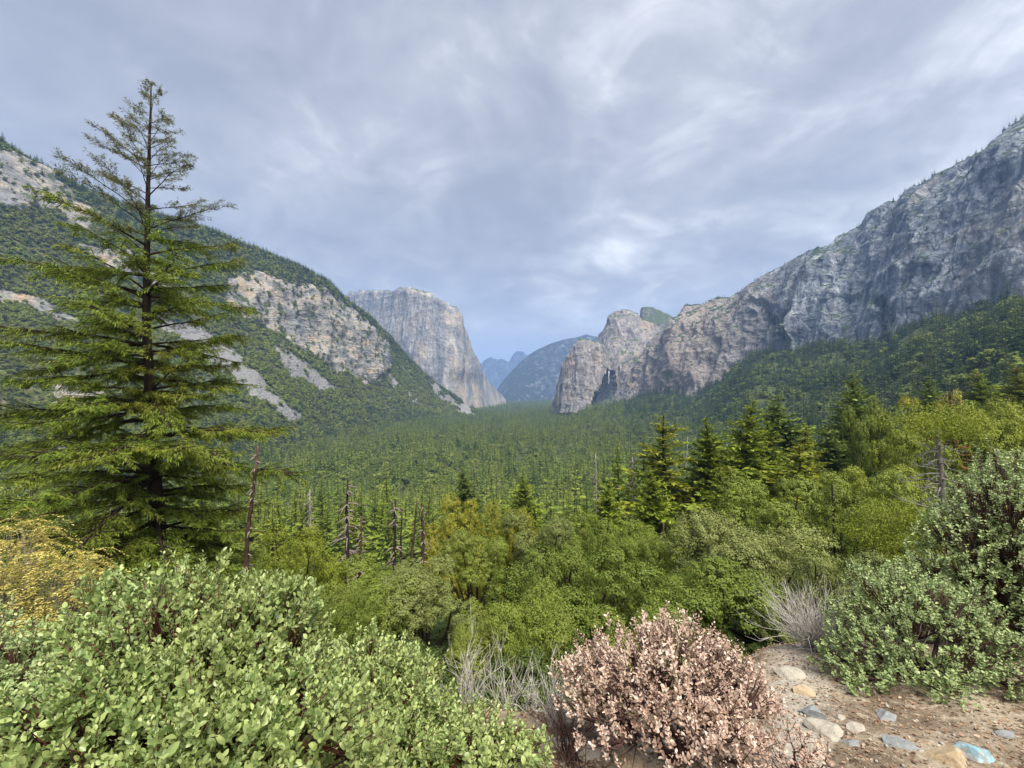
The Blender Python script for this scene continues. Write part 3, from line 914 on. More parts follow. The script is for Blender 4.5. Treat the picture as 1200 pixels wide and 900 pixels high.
def scatter(name, pts, scale, ids, protos, tag_kw):
    """one object that draws small copies of protos at its points"""
    me = bpy.data.meshes.new(name)
    me.vertices.add(len(pts))
    me.vertices.foreach_set("co", np.asarray(pts, np.float32).ravel())
    r = np.random.default_rng(len(pts))
    for nm, arr in (('sc', scale), ('rz', r.uniform(0, 6.283, len(pts))), ('pid', ids.astype(float))):
        at = me.attributes.new(nm, 'FLOAT', 'POINT')
        at.data.foreach_set("value", np.asarray(arr, np.float32))
    o = link(name, me)
    g = bpy.data.node_groups.new(name + '_scatter', 'GeometryNodeTree')
    g.interface.new_socket('Geometry', in_out='INPUT', socket_type='NodeSocketGeometry')
    g.interface.new_socket('Geometry', in_out='OUTPUT', socket_type='NodeSocketGeometry')
    N, Lk = g.nodes.new, g.links.new
    gi, go = N('NodeGroupInput'), N('NodeGroupOutput')
    def named(nm):
        a = N('GeometryNodeInputNamedAttribute')
        a.data_type = 'FLOAT'
        a.inputs['Name'].default_value = nm
        return a.outputs[0]
    s_, z_, p_ = named('sc'), named('rz'), named('pid')
    rot = N('ShaderNodeCombineXYZ')
    Lk(z_, rot.inputs[2])
    join = N('GeometryNodeJoinGeometry')
    for k, pm in enumerate(protos):
        po = bpy.data.objects.new(name + '_kind', pm)
        oi = N('GeometryNodeObjectInfo')
        oi.inputs['Object'].default_value = po
        oi.inputs['As Instance'].default_value = False
        cmp_ = N('FunctionNodeCompare')
        cmp_.data_type = 'FLOAT'
        cmp_.operation = 'EQUAL'
        Lk(p_, cmp_.inputs[0])
        cmp_.inputs[1].default_value = float(k)
        cmp_.inputs['Epsilon'].default_value = 0.1
        ip = N('GeometryNodeInstanceOnPoints')
        Lk(gi.outputs[0], ip.inputs['Points'])
        Lk(cmp_.outputs[0], ip.inputs['Selection'])
        Lk(oi.outputs['Geometry'], ip.inputs['Instance'])
        Lk(rot.outputs[0], ip.inputs['Rotation'])
        Lk(s_, ip.inputs['Scale'])
        Lk(ip.outputs[0], join.inputs[0])
    Lk(join.outputs[0], go.inputs[0])
    md = o.modifiers.new('scatter', 'NODES')
    md.node_group = g
    tag(o, **tag_kw)
    return o


def surf(pts_xy):
    return np.column_stack([pts_xy, H(pts_xy[:, 0], pts_xy[:, 1])])


def ray_limits(px):
    """how far ahead the flat-bottomed valley runs in that direction before a mountain foot"""
    lf = np.interp(px, [q[0] for q in LS_FOOT], [q[1] for q in LS_FOOT])
    lf = np.where(px > 552, 4200, lf)
    lf = np.where(px > 592, 1e9, lf)
    rb = np.interp(px, [q[0] for q in RB], [q[1] for q in RB])
    bbv = np.interp(px, [q[0] for q in BB], [q[1] for q in BB])
    rb = np.where(px > 760, rb, np.where(px > 655, bbv, 7000))
    return np.minimum(lf * 1.12, rb)


def woods_points(r, Y0, Y1, spacing, px0=-120, px1=1330):
    n = int(((px1 - px0) / F) * 0.5 * (Y1**2 - Y0**2) / spacing**2)
    Y = np.sqrt(r.uniform(Y0**2, Y1**2, n))
    px = r.uniform(px0, px1, n)
    ok = Y < ray_limits(px)
    Y, px = Y[ok], px[ok]
    return surf(np.column_stack([(px - CX) / F * Y, Y]))


r = np.random.default_rng(11)
wp = np.concatenate([woods_points(r, 130, 700, 10.2), woods_points(r, 700, 1700, 12.5), woods_points(r, 1700, 3200, 13.0), woods_points(r, 3200, 7000, 24.0)])
dens = fbm(wp[:, 0] / 70, wp[:, 1] / 70, 0, 91, 3)
wp = wp[dens > -0.55]
dist = wp[:, 1]
hs = np.where(dist < 3200, 1, 1.25) * r.uniform(18, 42, len(wp)) * (0.85 + 0.35 * fbm(wp[:, 0] / 50, wp[:, 1] / 50, 0, 92, 2))
hs = hs * np.clip(1 + 0.45 * fbm(wp[:, 0] / 25, wp[:, 1] / 25, 0, 95, 2), .55, 1.5)
ids = r.choice(4, len(wp), p=[0.35, 0.2, 0.25, 0.2]).astype(float)
order = np.argsort(dist)
NEAR_N = 300
# the nearest conifers that the picture can show are things of their own
vis = [i for i in order if -40 < wp[i, 0] / wp[i, 1] * F + CX < 1240]
near_ids = np.array(vis[:NEAR_N])
rest = np.setdiff1d(np.arange(len(wp)), near_ids)
wr = wp[rest]
bl = (r.random(len(rest)) < np.where(fbm(wr[:, 0] / 60, wr[:, 1] / 60, 0, 96, 2) > 0.15, 0.32, 0.06)) & (wr[:, 1] < 1500)
pid = np.where(bl, 4.0 + r.integers(0, 3, len(rest)), ids[rest])
hs_r = np.where(bl, np.clip(hs[rest], 12, 22) * 0.85, hs[rest])
# woods on the shaded right slope repeat the valley floor trees, with the shade put into darker needles
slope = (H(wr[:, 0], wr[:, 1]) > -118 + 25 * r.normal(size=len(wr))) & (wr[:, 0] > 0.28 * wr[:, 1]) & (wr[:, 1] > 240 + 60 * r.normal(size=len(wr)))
scatter('conifer_forest', wr[~slope], hs_r[~slope], pid[~slope], FAR_CON_ME + LEAFY_ME,
        dict(label='dense green conifer forest filling the valley floor', cat='forest', kind='stuff'))
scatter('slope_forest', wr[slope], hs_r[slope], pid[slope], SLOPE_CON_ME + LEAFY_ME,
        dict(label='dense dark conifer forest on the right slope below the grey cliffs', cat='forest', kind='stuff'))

# brush and oaks on the left mountainside
bare_l = np.clip(smooth(0.35, 0.6, lrock) * 0.95 + smooth(0.35, 0.6, ltal) * 0.99, 0, 1)
front = np.zeros(left.px.shape)
front[:sum(left.counts[:4]) + 4] = 1
clump_l = smooth(-0.35, 0.15, fbm(left.P[..., 0] / 28, left.P[..., 1] / 28, left.P[..., 2] / 28, 55, 3))
seen_l = ((left.px > -150)).astype(float)
lim = 1.0 / np.clip(left.P[..., 1] / 900, 0.35, 2.0)
bp = left.sample(r, front * (1 - bare_l) * (0.25 + 0.75 * clump_l) * seen_l * lim, 34000)
sizes = r.uniform(4.0, 12.5, len(bp)) * np.clip(bp[:, 1] / 900, 0.7, 1.35)
scatter('hillside_brush', bp, sizes, r.choice(3, len(bp)).astype(float), BRUSH_ME,
        dict(label='olive green brush and scrub oaks covering the left mountainside', cat='brush', kind='stuff'))
sky_l = np.interp(left.px, [q[0] for q in LS_SKY], [q[2] for q in LS_SKY])
crest = np.clip(1 - (left.py - sky_l) / np.interp(left.px, [0, 120, 220, 300, 400, 470], [16, 18, 50, 42, 25, 12]), 0, 1) ** 0.5
crest = np.where(np.isfinite(crest), crest, 0)
low = smooth(0.30, 0.02, np.arange(left.px.shape[0])[:, None] / sum(left.counts)) * np.ones_like(left.px)
lc = left.sample(r, front * seen_l * (1 - bare_l) * (crest * 2.0 + 1.2 * low + 0.06), 9000)
scatter('crest_conifers'.replace('crest_conifers', 'mountainside_forest'), lc, r.uniform(12, 30, len(lc)), r.choice(4, len(lc)).astype(float), SLOPE_CON_ME,
        dict(label='dark conifers along the crest and foot of the left mountainside', cat='forest', kind='stuff'))
# trees on the ledges and rim of the right cliffs, and pale dead trunks in the woods
rim_n = np.zeros(rt.px.shape)
k0 = sum(rt.counts[:3])
rim_n[k0 - 1:k0 + 6] = 1
ledge = smooth(0.62, 0.85, rt.N[..., 2]) * (rt.px < 1320)
rp = rt.sample(r, rim_n * (0.5 + 1.5 * (rt.px > 1130)) * (rt.px < 1320) + ledge * 0.5 * smooth(-0.1, 0.3, fbm(rt.P[..., 0] / 60, rt.P[..., 1] / 60, rt.P[..., 2] / 60, 3, 3)) + smooth(0.4, 0.9, gully) * 1.5, 2400)
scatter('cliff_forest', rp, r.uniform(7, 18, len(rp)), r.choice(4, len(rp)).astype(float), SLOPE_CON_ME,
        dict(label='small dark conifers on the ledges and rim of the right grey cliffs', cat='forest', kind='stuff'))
sp = wp[rest][r.random(len(rest)) < 0.02]
sp = sp[(sp[:, 1] < 1500) & (sp[:, 0] / sp[:, 1] < 0.6)]
scatter('dead_forest', sp + np.array([2.5, 0, 0]), r.uniform(16, 30, len(sp)), np.zeros(len(sp)), [SNAG_ME],
        dict(label='scattered pale grey dead trunks among the valley conifers', cat='dead trees', kind='stuff'))


# ------------------------------------------------------------------ countable trees
def crown_pair(name_t, name_c, pair, bark, mat):
    return pair[0].mesh(name_t, [bark], True), pair[1].mesh(name_c, [mat])


def plant(kind, meshes, loc, rz, sc, label, cat, group=None):
    o = empty(kind, loc, rz, sc)
    tag(o, label, cat, group)
    link('trunk', meshes[0], o)
    link('crown', meshes[1], o)
    return o


MIDC = [crown_pair('trunk', 'crown', conifer(200 + k, 1.0, [0.20, 0.165, 0.23, 0.19][k], [24, 26, 22, 24][k], 9, 12, 0.14, 0.08, [0.85, 0.7, 0.9, 0.75][k], 0.42, 0.30, 0.26, 0.18, 0.35), M['bark'], M['conifer_far']) for k in range(4)]
for k, i in enumerate(near_ids):
    x, y, z = wp[i]
    px = x / y * F + CX
    if px < 330:
        lb = 'slender conifer in the woods at the foot of the left mountainside'
    elif px < 760:
        lb = 'slender dark green conifer in the dense valley floor woods beyond the oaks'
    else:
        lb = 'dark green conifer in the woods on the right slope below the grey cliffs'
    plant('forest_conifer', MIDC[int(ids[i])], (x, y, z - 0.3), r.uniform(0, 6.28), hs[i], lb, 'conifer', 'nearest conifers of the valley woods')

# conifers that stand out on the right, each by its top and its girth in the photograph
CON = {
    'green': [conifer(301, 1.0, 0.22, 60, 11, 48, 0.10, 0.05, 0.75, 0.34, 0.34, 0.18, 0.22, 0.50), conifer(302, 1.0, 0.20, 60, 11, 48, 0.14, 0.05, 0.65, 0.34, 0.38, 0.18, 0.20, 0.50)],
    'thin': [conifer(303, 1.0, 0.15, 50, 8, 40, 0.16, 0.10, 0.50, 0.34, 0.45, 0.18, 0.20, 0.50)],
}
CONM = {}
for key, mat in (('green', 'conifer_mid'), ('blue', 'conifer_blue'), ('gold', 'conifer_gold')):
    CONM[key] = [crown_pair('trunk', 'crown', p, M['bark'], M[mat]) for p in CON['green']]
    CONM[key + '_thin'] = [crown_pair('trunk', 'crown', p, M['bark_dark'], M[mat]) for p in CON['thin']]
for (px, py, Y, kind, v, wide, lb) in [
    (779, 484, 88, 'gold_thin', 0, 1.1, 'thin yellowish conifer with its dark trunk showing through the crown'),
    (828, 488, 86, 'green', 1, 1.0, 'bright green pointed conifer just right of the thin yellowish one'),
    (876, 467, 92, 'green', 0, 1.0, 'tall dense green conifer with a sharp top, the tallest of the middle stand'),
    (898, 492, 95, 'green', 1, 1.0, 'shorter green conifer pressed against the right of the tallest one'),
    (913, 463, 125, 'blue', 1, 1.25, 'faded grey green conifer standing behind the tallest one'),
    (943, 498, 105, 'gold', 0, 1.0, 'small yellow green conifer with a rounded outline above the oaks'),
    (1002, 436, 118, 'blue', 0, 1.0, 'dark bluish green conifer with a broad brown tinged top'),
    (973, 505, 112, 'blue', 1, 1.0, 'low dark conifer left of the broad topped bluish one'),
    (1040, 488, 105, 'green', 1, 1.0, 'mid green conifer between the broad bluish one and the yellow oaks'),
    (712, 560, 62, 'green', 0, 1.0, 'loose olive conifer rising over the middle oaks left of the yellowish one'),
    (612, 556, 115, 'green', 1, 1.0, 'bright green conifer behind the golden oak at the middle of the valley'),
    (765, 545, 75, 'green', 0, 1.0, 'leafy green conifer crowding the foot of the thin yellowish one'),
    (845, 545, 70, 'green', 1, 1.1, 'bright green conifer in front of the bright pointed one'),
    (1150, 432, 150, 'green', 0, 1.1, 'olive conifer on the slope above the rightmost oaks'),
    (1195, 425, 140, 'gold', 0, 1.1, 'yellowish conifer at the right edge above the manzanita'),
    (1090, 440, 160, 'blue', 0, 1.0, 'dark conifer on the right slope behind the rust topped tree'),
    (545, 548, 130, 'blue', 0, 1.0, 'dark conifer behind the row of brown snags'),
    (935, 520, 82, 'gold_thin', 0, 1.5, 'thin pale conifer with bare lower trunk at the oaks'),
]:
    p = W(px, py, Y)
    g = float(H(p[0], p[1]))
    hh = p[2] - g
    plant('conifer', CONM[kind][v], (p[0], p[1], g - 0.2), r.uniform(0, 6.28), (hh * wide * 1.55, hh * wide * 1.55, hh), lb, 'conifer', 'conifers standing above the oaks')

# the conifer with the dead rust-coloured top
p = W(1116, 455, 78)
g = float(H(p[0], p[1]))
rust = conifer(333, 1.0, 0.10, 26, 7, 10, 0.45, 0.35, 0.5, 0.4, 0.45, 0.35)
plant('dying_conifer', crown_pair('trunk', 'crown', rust, M['bark_dark'], M['rust']), (p[0], p[1], g), 0.4, p[2] - g, 'dying conifer with a dark rust brown top between the yellow oaks', 'conifer')

# oaks
OAK = [broadleaf(400 + k, 1.0, [0.62, 0.55, 0.68, 0.5][k], [15, 13, 17, 12][k], [1150, 1000, 1250, 950][k], 42, 0.0135, 0.9, 0.070, 0.20) for k in range(4)]
OAKF = [broadleaf(420 + k, 1.0, [0.6, 0.5][k], 11, 420, 26, 0.026, 0.85, 0.11, 0.22) for k in range(2)]
OAKM = {}
for key in ('oak', 'oak_gold', 'oak_olive', 'oak_lime'):
    OAKM[key] = [crown_pair('trunk', 'crown', p, M['bark_dark'], M[key]) for p in OAK]
    OAKM[key + '_f'] = [crown_pair('trunk', 'crown', p, M['bark_dark'], M[key]) for p in OAKF]
OAKS = [  # centre px, top py, Y, half width px, colour, mesh, label
    (660, 632, 21, 105, 'oak', 0, 'large rounded green oak in the middle, just above the pink dry shrub'),
    (800, 655, 19, 105, 'oak', 1, 'low spreading green oak sloping down to the right behind the pink dry shrub'),
    (620, 690, 15, 75, 'oak', 2, 'dark green oak in the hollow left of the pink dry shrub'),
    (740, 720, 13.5, 90, 'oak', 3, 'deep green oak directly behind the top of the pink dry shrub'),
    (890, 610, 27, 105, 'oak_olive', 2, 'dull olive oak with a broad crown right of the middle'),
    (960, 640, 22, 80, 'oak_olive', 0, 'dull olive oak above the white dry twig bush'),
    (900, 560, 42, 70, 'oak', 3, 'green oak behind the dull olive oak right of the middle'),
    (985, 548, 46, 75, 'oak', 0, 'rounded oak in the shade left of the bare limbed pine'),
    (1030, 545, 52, 60, 'oak_lime', 1, 'yellow green oak beyond the bare limbed pine'),
    (500, 660, 25, 75, 'oak_olive', 1, 'pale olive oak at the foot of the two tallest brown snags'),
    (440, 665, 23, 70, 'oak', 3, 'dark green oak below the left brown snags'),
    (345, 612, 24, 62, 'oak_lime', 0, 'bright yellow green oak right of the leaning red snag'),
    (390, 690, 18, 60, 'oak', 2, 'shaded green oak behind the top of the left manzanita'),
    (300, 690, 17, 55, 'oak_lime', 3, 'yellow green young oak at the foot of the leaning red snag'),
    (570, 735, 14.5, 60, 'oak', 1, 'small dark oak behind the bare grey twig shrubs'),
    (470, 740, 13, 55, 'oak_olive', 0, 'olive oak hanging over the middle manzanita'),
    (538, 585, 48, 45, 'oak_gold', 0, 'golden oak right of the brown snags'),
    (590, 592, 46, 42, 'oak_gold', 2, 'yellowing oak touching the golden oak on its right'),
    (640, 600, 44, 55, 'oak_olive', 3, 'greyish green oak right of the two golden oaks'),
    (560, 625, 36, 50, 'oak', 1, 'green oak in front of the golden oak'),
    (700, 600, 40, 60, 'oak', 0, 'green oak under the loose olive conifer'),
    (760, 620, 33, 60, 'oak', 2, 'green oak with a split dead stem in the middle'),
    (1080, 462, 92, 50, 'oak_gold', 0, 'yellow green oak with the highest crown left of the rust topped tree'),
    (1150, 475, 80, 70, 'oak_lime', 2, 'large yellow green oak right of the rust topped tree'),
    (1195, 470, 85, 50, 'oak_lime', 1, 'yellow green oak at the right edge of the slope'),
    (1060, 500, 70, 50, 'oak_lime', 3, 'yellow green oak behind the green top of the bare limbed pine'),
    (1010, 470, 100, 30, 'oak', 1, 'small green oak beside the broad topped bluish conifer'),
    (30, 640, 30, 90, 'oak', 1, 'green oak behind the golden shrub at the left edge'),
    (120, 650, 26, 80, 'oak_lime', 2, 'yellow green oak behind the trunk of the tall left conifer'),
    (240, 655, 26, 70, 'oak', 3, 'green oak between the tall left conifer and the leaning red snag'),
    (-40, 560, 45, 90, 'oak', 0, 'green oak half out of view at the left edge behind the tall conifer'),
]
for (px, py, Y, hw, key, v, lb) in OAKS:
    p = W(px, py, Y)
    g = float(H(p[0], p[1]))
    hh = max(p[2] - g, 3.0)
    rad = [0.62, 0.55, 0.68, 0.5][v]
    wid = hw / F * Y / rad
    plant('oak_tree', OAKM[key][v], (p[0], p[1], p[2] - hh), r.uniform(0, 6.28), (wid, wid, hh), lb, 'oak', 'oaks on the near slope')

# younger oaks filling the slope between them
fill = []
for Y in np.geomspace(42, 128, 12):
    stepx = 0.17 * (60 / (Y + 20)) + 0.05
    for u in np.arange(-1.25, 1.35, stepx):
        fill.append((u + r.normal(0, stepx * .3), Y * r.uniform(0.93, 1.08)))
nf = 0
for u, Y in fill:
    x = u * Y
    px = u * F + CX
    g = float(H(x, Y))
    hh = r.uniform(5.0, 9.0) * (0.75 if 330 < px < 760 else 1.0)
    top = HY - (g + hh) / Y * F
    if Y < 34 and (330 < px < 560 or px > 1000):
        hh *= 0.7
    key = r.choice(['oak', 'oak', 'oak_olive', 'oak_lime', 'oak'])
    v = int(r.integers(2))
    if px < 330:
        lb = 'small round oak in the thicket behind the tall left conifer and snags'
    elif px < 760:
        lb = 'small round oak in the thicket on the slope between the snags and the valley woods'
    else:
        lb = 'small round oak in the thicket around the feet of the right conifers'
    wd = hh * r.uniform(0.9, 1.35)
    plant('young_oak', OAKM[key + '_f'][v], (x, Y, g - 0.2), r.uniform(0, 6.28), (wd, wd, hh), lb, 'oak', 'small oaks of the slope thicket')
    nf += 1
print('fill oaks', nf)


# undergrowth added between the near oaks, shade of the hollows put into its colour (stuff)
M['under'] = foliage_mat('undergrowth_shade_leaves', (0.022, 0.038, 0.010), (0.075, 0.105, 0.022), None, 0.1, 0.6, 0.2, 0.5)
UNDER_ME = [merged('undergrowth_bush', p, [M['bark_dark'], M['under']]) for p in OAKF]
r = np.random.default_rng(77)
n = 1500
uy = np.sqrt(r.uniform(5.2**2, 70**2, n))
uy[:420] = r.uniform(5.0, 16, 420)
ux = r.uniform(-1.35, 1.4, n) * uy
pxu = ux / uy * F + CX
okk = ~((pxu > 840) & (uy < 8.5)) & ~((np.hypot(ux + 13.2, uy - 15) < 1.2))
ux, uy = ux[okk], uy[okk]
uz = H(ux, uy)
us = np.minimum(r.uniform(.8, 2.4, len(ux)), np.where(uy < 9, 1.1, 9))
us = us * np.clip(uy / 9, .6, 1.3)
scatter('undergrowth', np.column_stack([ux, uy, uz - .1]), us, r.integers(0, 2, len(ux)), UNDER_ME,
        dict(label='low added undergrowth, coloured dark for the shade between the oaks below the ledge', cat='undergrowth', kind='stuff'))

# ------------------------------------------------------------------ snags
def snag(px_b, py_b, px_t, py_t, Y, width_px, mat, label, stubs=18, stub_len=0.5, seed=0, kind='dead_snag', group='dead snags on the slope'):
    rr = np.random.default_rng(seed)
    b, t_ = W(px_b, py_b, Y), W(px_t, py_t, Y)
    g = float(H(b[0], b[1]))
    d = (t_ - b) / max(t_[2] - b[2], 1e-3)
    base = b + d * (g - 0.2 - b[2])
    o = empty(kind, base)
    tag(o, label, 'dead tree', group)
    top = t_ - base
    r0 = width_px / F * Y * 0.5
    ks = np.linspace(0, 1, 12)
    pts = ks[:, None] * top[None] + rr.normal(0, r0 * 0.16, (12, 3)) * (ks[:, None] > 0) * np.array([1, 1, 0])
    tr = MB()
    tube(tr, pts, r0 * (1.15 - 0.8 * ks) * rr.uniform(0.88, 1.12, 12), 9)
    tr.build('trunk', mat, o, True)
    br = MB()
    for k in range(stubs):
        f = rr.uniform(0.35, 0.98)
        az = rr.uniform(0, 6.28)
        L = stub_len * rr.uniform(0.3, 1.2) * (1.25 - f * 0.8)
        p0 = f * top
        dd = np.array([math.cos(az), math.sin(az), rr.uniform(-0.55, 0.15)])
        p1, p2 = p0 + dd * L * .5, p0 + dd * L + np.array([0, 0, -0.22 * L])
        tube(br, [p0, p1, p2], [r0 * .34, r0 * .22, r0 * .08], 4)
    if stubs:
        br.build('branch_stubs', M['twig_brown'] if group else mat, o, True)
    return o


snag(288, 668, 301, 523, 12.5, 7.6, M['bark_red'], 'leaning reddish brown snag with short stubs beside the tall left conifer', 60, 0.42, 1)
snag(407, 640, 407, 562, 46, 6, M['bark_dark'], 'brown snag with many short dead limbs, leftmost of the snag row', 80, 2.6, 2)
snag(421, 672, 424, 605, 40, 6, M['bark_red'], 'short brown snag just right of the many limbed one', 46, 1.4, 3)
snag(462, 690, 463, 585, 38, 6.2, M['bark_dark'], 'tall straight dark snag in the middle of the snag row', 54, 1.3, 4)
snag(495, 690, 496, 590, 36, 6.5, M['bark_red'], 'tall straight reddish snag, rightmost of the snag row', 54, 1.2, 5)
snag(470, 650, 471, 596, 55, 4, M['bark_dark'], 'thin dark snag close behind the tall straight dark one', 8, 0.5, 6)
snag(484, 640, 489, 586, 60, 4, M['bark'], 'thin leaning brown snag behind the rightmost reddish one', 8, 0.5, 7)
snag(364, 640, 363, 574, 70, 3.5, M['bark_grey'], 'pale grey snag with drooping bare twigs left of the brown snag row', 60, 2.6, 8)
snag(699, 590, 698, 532, 95, 2.4, M['bark_grey'], 'white forked snag rising behind the middle oaks', 46, 3.0, 9)
snag(742, 610, 741, 536, 95, 4, M['bark_grey'], 'grey twiggy snag left of the thin yellowish conifer', 70, 3.2, 10)
snag(803, 560, 806, 512, 118, 2.2, M['bark_grey'], 'faint grey snag right of the thin yellowish conifer', 50, 2.6, 11)
snag(776, 640, 778, 612, 34, 4.5, M['bark'], 'split brown dead stem among the middle oaks', 22, 0.9, 12)
snag(556, 590, 555, 545, 135, 3, M['bark'], 'brown dead top behind the golden oak', 30, 3.0, 13)


# the bare limbed pine on the right
def bare_pine():
    rr = np.random.default_rng(88)
    Y = 27.0
    top, low = W(1098, 505, Y), W(1106, 612, Y)
    g = float(H(low[0], low[1]))
    base = np.array([low[0], low[1], g - 0.2])
    o = empty('bare_limbed_pine', base)
    tag(o, 'pine with long bare white limbs and a green tuft at its top', 'pine')
    tp, lw = top - base, low - base
    mb = MB()
    tube(mb, [[0, 0, 0], lw, lw * .5 + tp * .5 + np.array([.06, 0, 0]), tp], [.30, .23, .17, .09], 9)
    mb.build('trunk', M['twig_brown'], o, True)
    mb = MB()
    for k in range(38):
        f = (k + rr.uniform(0, 1)) / 38
        p0 = lw * (1 - f) + tp * f + np.array([0, 0, -0.9])
        sgn = -1 if rr.random() < 0.66 else 1
        az = math.pi * (sgn < 0) + rr.normal(0, 0.8)
        L = rr.uniform(1.0, 3.7) * (1.1 - .55 * f) * (1 if sgn < 0 else 0.65)
        d = np.array([math.cos(az), math.sin(az), rr.uniform(-.15, .25)])
        pts = [p0]
        for q in range(6):
            d = norm(d + rr.normal(0, .20, 3) + np.array([0, 0, -.16 if q < 4 else .32]))
            pts.append(pts[-1] + d * L / 6)
        tube(mb, pts, np.linspace(.060, .012, 7), 5)
        for q in range(6):
            pp = pts[int(rr.integers(2, 6))]
            e = norm(d + rr.normal(0, .7, 3)) * rr.uniform(.2, .6)
            tube(mb, [pp, pp + e * .5 + rr.normal(0, .04, 3), pp + e], [.022, .015, .006], 3)
    mb.build('bare_limb', M['bark_grey'], o, True)
    for spots in ([(1090, 492, 62, 20), (1110, 500, 40, 16)], [(1045, 600, 40, 14), (1030, 622, 45, 14), (1090, 612, 35, 14), (1050, 640, 50, 18)]):
        fo = MB()
        for (px, py, hw, hh) in spots:
            n = 5200
            c = W(px, py, Y) - base
            d = rand_dirs(rr, n) * rr.random(n)[:, None] ** .4
            cl = fbm(d[:, 0] * 4, d[:, 1] * 4, d[:, 2] * 4, 7, 2)
            d = d[cl > -.15]
            n = len(d)
            pos = c + d * np.array([hw / F * Y, hw / F * Y * .8, hh / F * Y])
            dd = norm(rr.normal(0, 1, (n, 3)) + np.array([0, 0, .5]))
            kites(fo, pos, dd, np.cross(dd, rand_dirs(rr, n)), rr.uniform(.12, .26, n), .045, .1)
        fo.build('crown', M['oak_lime'], o)


bare_pine()


# ------------------------------------------------------------------ the tall conifer on the left
def tall_conifer():
    rr = np.random.default_rng(5)
    Y = 15.0
    top = W(177, 97, Y)
    mid = W(172, 380, Y)
    foot = W(186, 640, Y)
    g = float(H(foot[0], foot[1]))
    base = np.array([foot[0] + 0.06, Y, g - 0.3])
    o = empty('tall_conifer', base)
    tag(o, 'tall shaggy conifer towering over the left of the valley, sparse at its top', 'conifer')
    q = [np.zeros(3), foot - base, W(178, 520, Y) - base, mid - base, W(173, 260, Y) - base, top - base]
    zz = np.linspace(0, q[-1][2], 26)
    cx = np.interp(zz, [a[2] for a in q], [a[0] for a in q]) + rr.normal(0, .012, 26)
    cyv = rr.normal(0, .012, 26)
    wpx = np.interp(zz / zz[-1], [0, .35, .6, .8, 1], [25, 15, 8.5, 4.8, 1.3])
    mb = MB()
    tube(mb, np.column_stack([cx, cyv, zz]), wpx / F * Y / 2, 12)
    mb.build('trunk', M['bark_dark'], o, True)
    Ht = zz[-1]
    limbs, fl, ft = MB(), MB(), MB()
    # crown outline: left and right reach in metres by photo row
    rows = [97, 125, 160, 200, 230, 262, 290, 330, 380, 430, 480, 540, 590, 640, 690, 740]
    lft = [3, 22, 50, 78, 86, 95, 112, 140, 165, 172, 175, 178, 175, 165, 150, 130]
    rgt = [3, 22, 40, 60, 80, 88, 78, 92, 108, 84, 118, 150, 138, 132, 118, 100]
    def reach(row, c):           # c = cos of azimuth (+1 right)
        L = np.interp(row, rows, lft)
        R_ = np.interp(row, rows, rgt)
        return (L * (1 - c) / 2 + R_ * (1 + c) / 2) / F * Y
    row_zs = np.sort(np.linspace(104, 742, 180) + rr.normal(0, 10, 180))
    ga = 0.0
    for k, row in enumerate(row_zs):
        ga += 2.39996 + rr.normal(0, .25)
        c, s_ = math.cos(ga), math.sin(ga)
        tz = (HY - row) / F * Y - base[2]
        frac = (row - 97) / (742 - 97)
        rise = np.interp(row, [97, 180, 260, 330, 420, 740], [1.15, .80, .52, .30, .12, -.05]) + rr.normal(0, .20 if row > 240 else .10)
        L = reach(row, c) * rr.uniform(0.55, 1.10 if row > 240 else 0.95)
        if rr.random() < .10:
            L *= .55
        z0 = tz - rise * L * .55          # limb leaves the trunk lower, so that its tip sits at this row
        z0 = max(z0, .5)
        x0, y0 = np.interp(z0, zz, cx), np.interp(z0, zz, cyv)
        n = 9
        f = np.linspace(0, 1, n)
        curve = rise * L * (f - .32 * f * f) - np.interp(row, [97, 300, 500, 740], [0, .10, .24, .26]) * L * f * f + (0.10 * L * f ** 3)
        wob = np.cumsum(rr.normal(0, .02 * L, (n, 3)), 0) * f[:, None]
        P = np.column_stack([x0 + c * L * f, y0 + s_ * L * f, z0 + curve]) + wob
        thick = (.008 + .015 * L) * (0.6 if row < 260 else 1)
        tube(limbs, P, thick * (1 - f * .86), 5)
        # side twigs in the plane of the limb
        nt = int(max(7, L * 11)) if row > 265 else int(max(10, L * 13))
        for q_ in range(nt):
            ff = rr.uniform(.16 if row > 265 else .30, 1.0)
            pi = np.array([np.interp(ff, f, P[:, a]) for a in range(3)])
            ax = norm(np.array([c, s_, rise * (1 - .64 * ff)]))
            lat = np.array([-s_, c, 0.0]) * (1 if rr.random() < .5 else -1)
            tw = norm(ax * rr.uniform(.5, 1.1) + lat * rr.uniform(.45, 1.0) + np.array([0, 0, rr.normal(-.22 if row > 265 else .25, .24)]))
            tl = (0.20 + .26 * L * (1 - ff * .55)) * rr.uniform(.6, 1.2)
            if row < 265:
                tl *= .75
            e = pi + tw * tl
            tube(limbs, [pi, (pi + e) / 2 + np.array([0, 0, .02]), e], [thick * .30, thick * .2, .004], 3)
            dens = (34 if row < 420 else 48) if row > 265 else 30
            m = int(dens * tl / .6) + 6
            h = rr.random(m) ** .8
            pos = pi + tw * tl * h[:, None] + rr.normal(0, .03, (m, 3))
            la = np.cross(tw, [0, 0, 1.0])
            nd = norm(tw * .8 + la * rr.choice([-1, 1], m)[:, None] * rr.uniform(.35, 1.1, m)[:, None] + np.column_stack([np.zeros(m), np.zeros(m), rr.normal(-.30, .40, m)]))
            sd = np.cross(nd, np.array([0, 0, 1.0]) + rr.normal(0, .5, (m, 3)))
            if row > 265:
                kites(fl, pos, nd, sd, rr.uniform(.08, .20, m), rr.uniform(.014, .030, m), .22)
            else:
                kites(ft, pos, nd, sd, rr.uniform(.07, .14, m), rr.uniform(.015, .030, m), .05)
    limbs.build('limbs', M['bark_dark'], o, True)
    fl.build('crown', M['needles'], o)
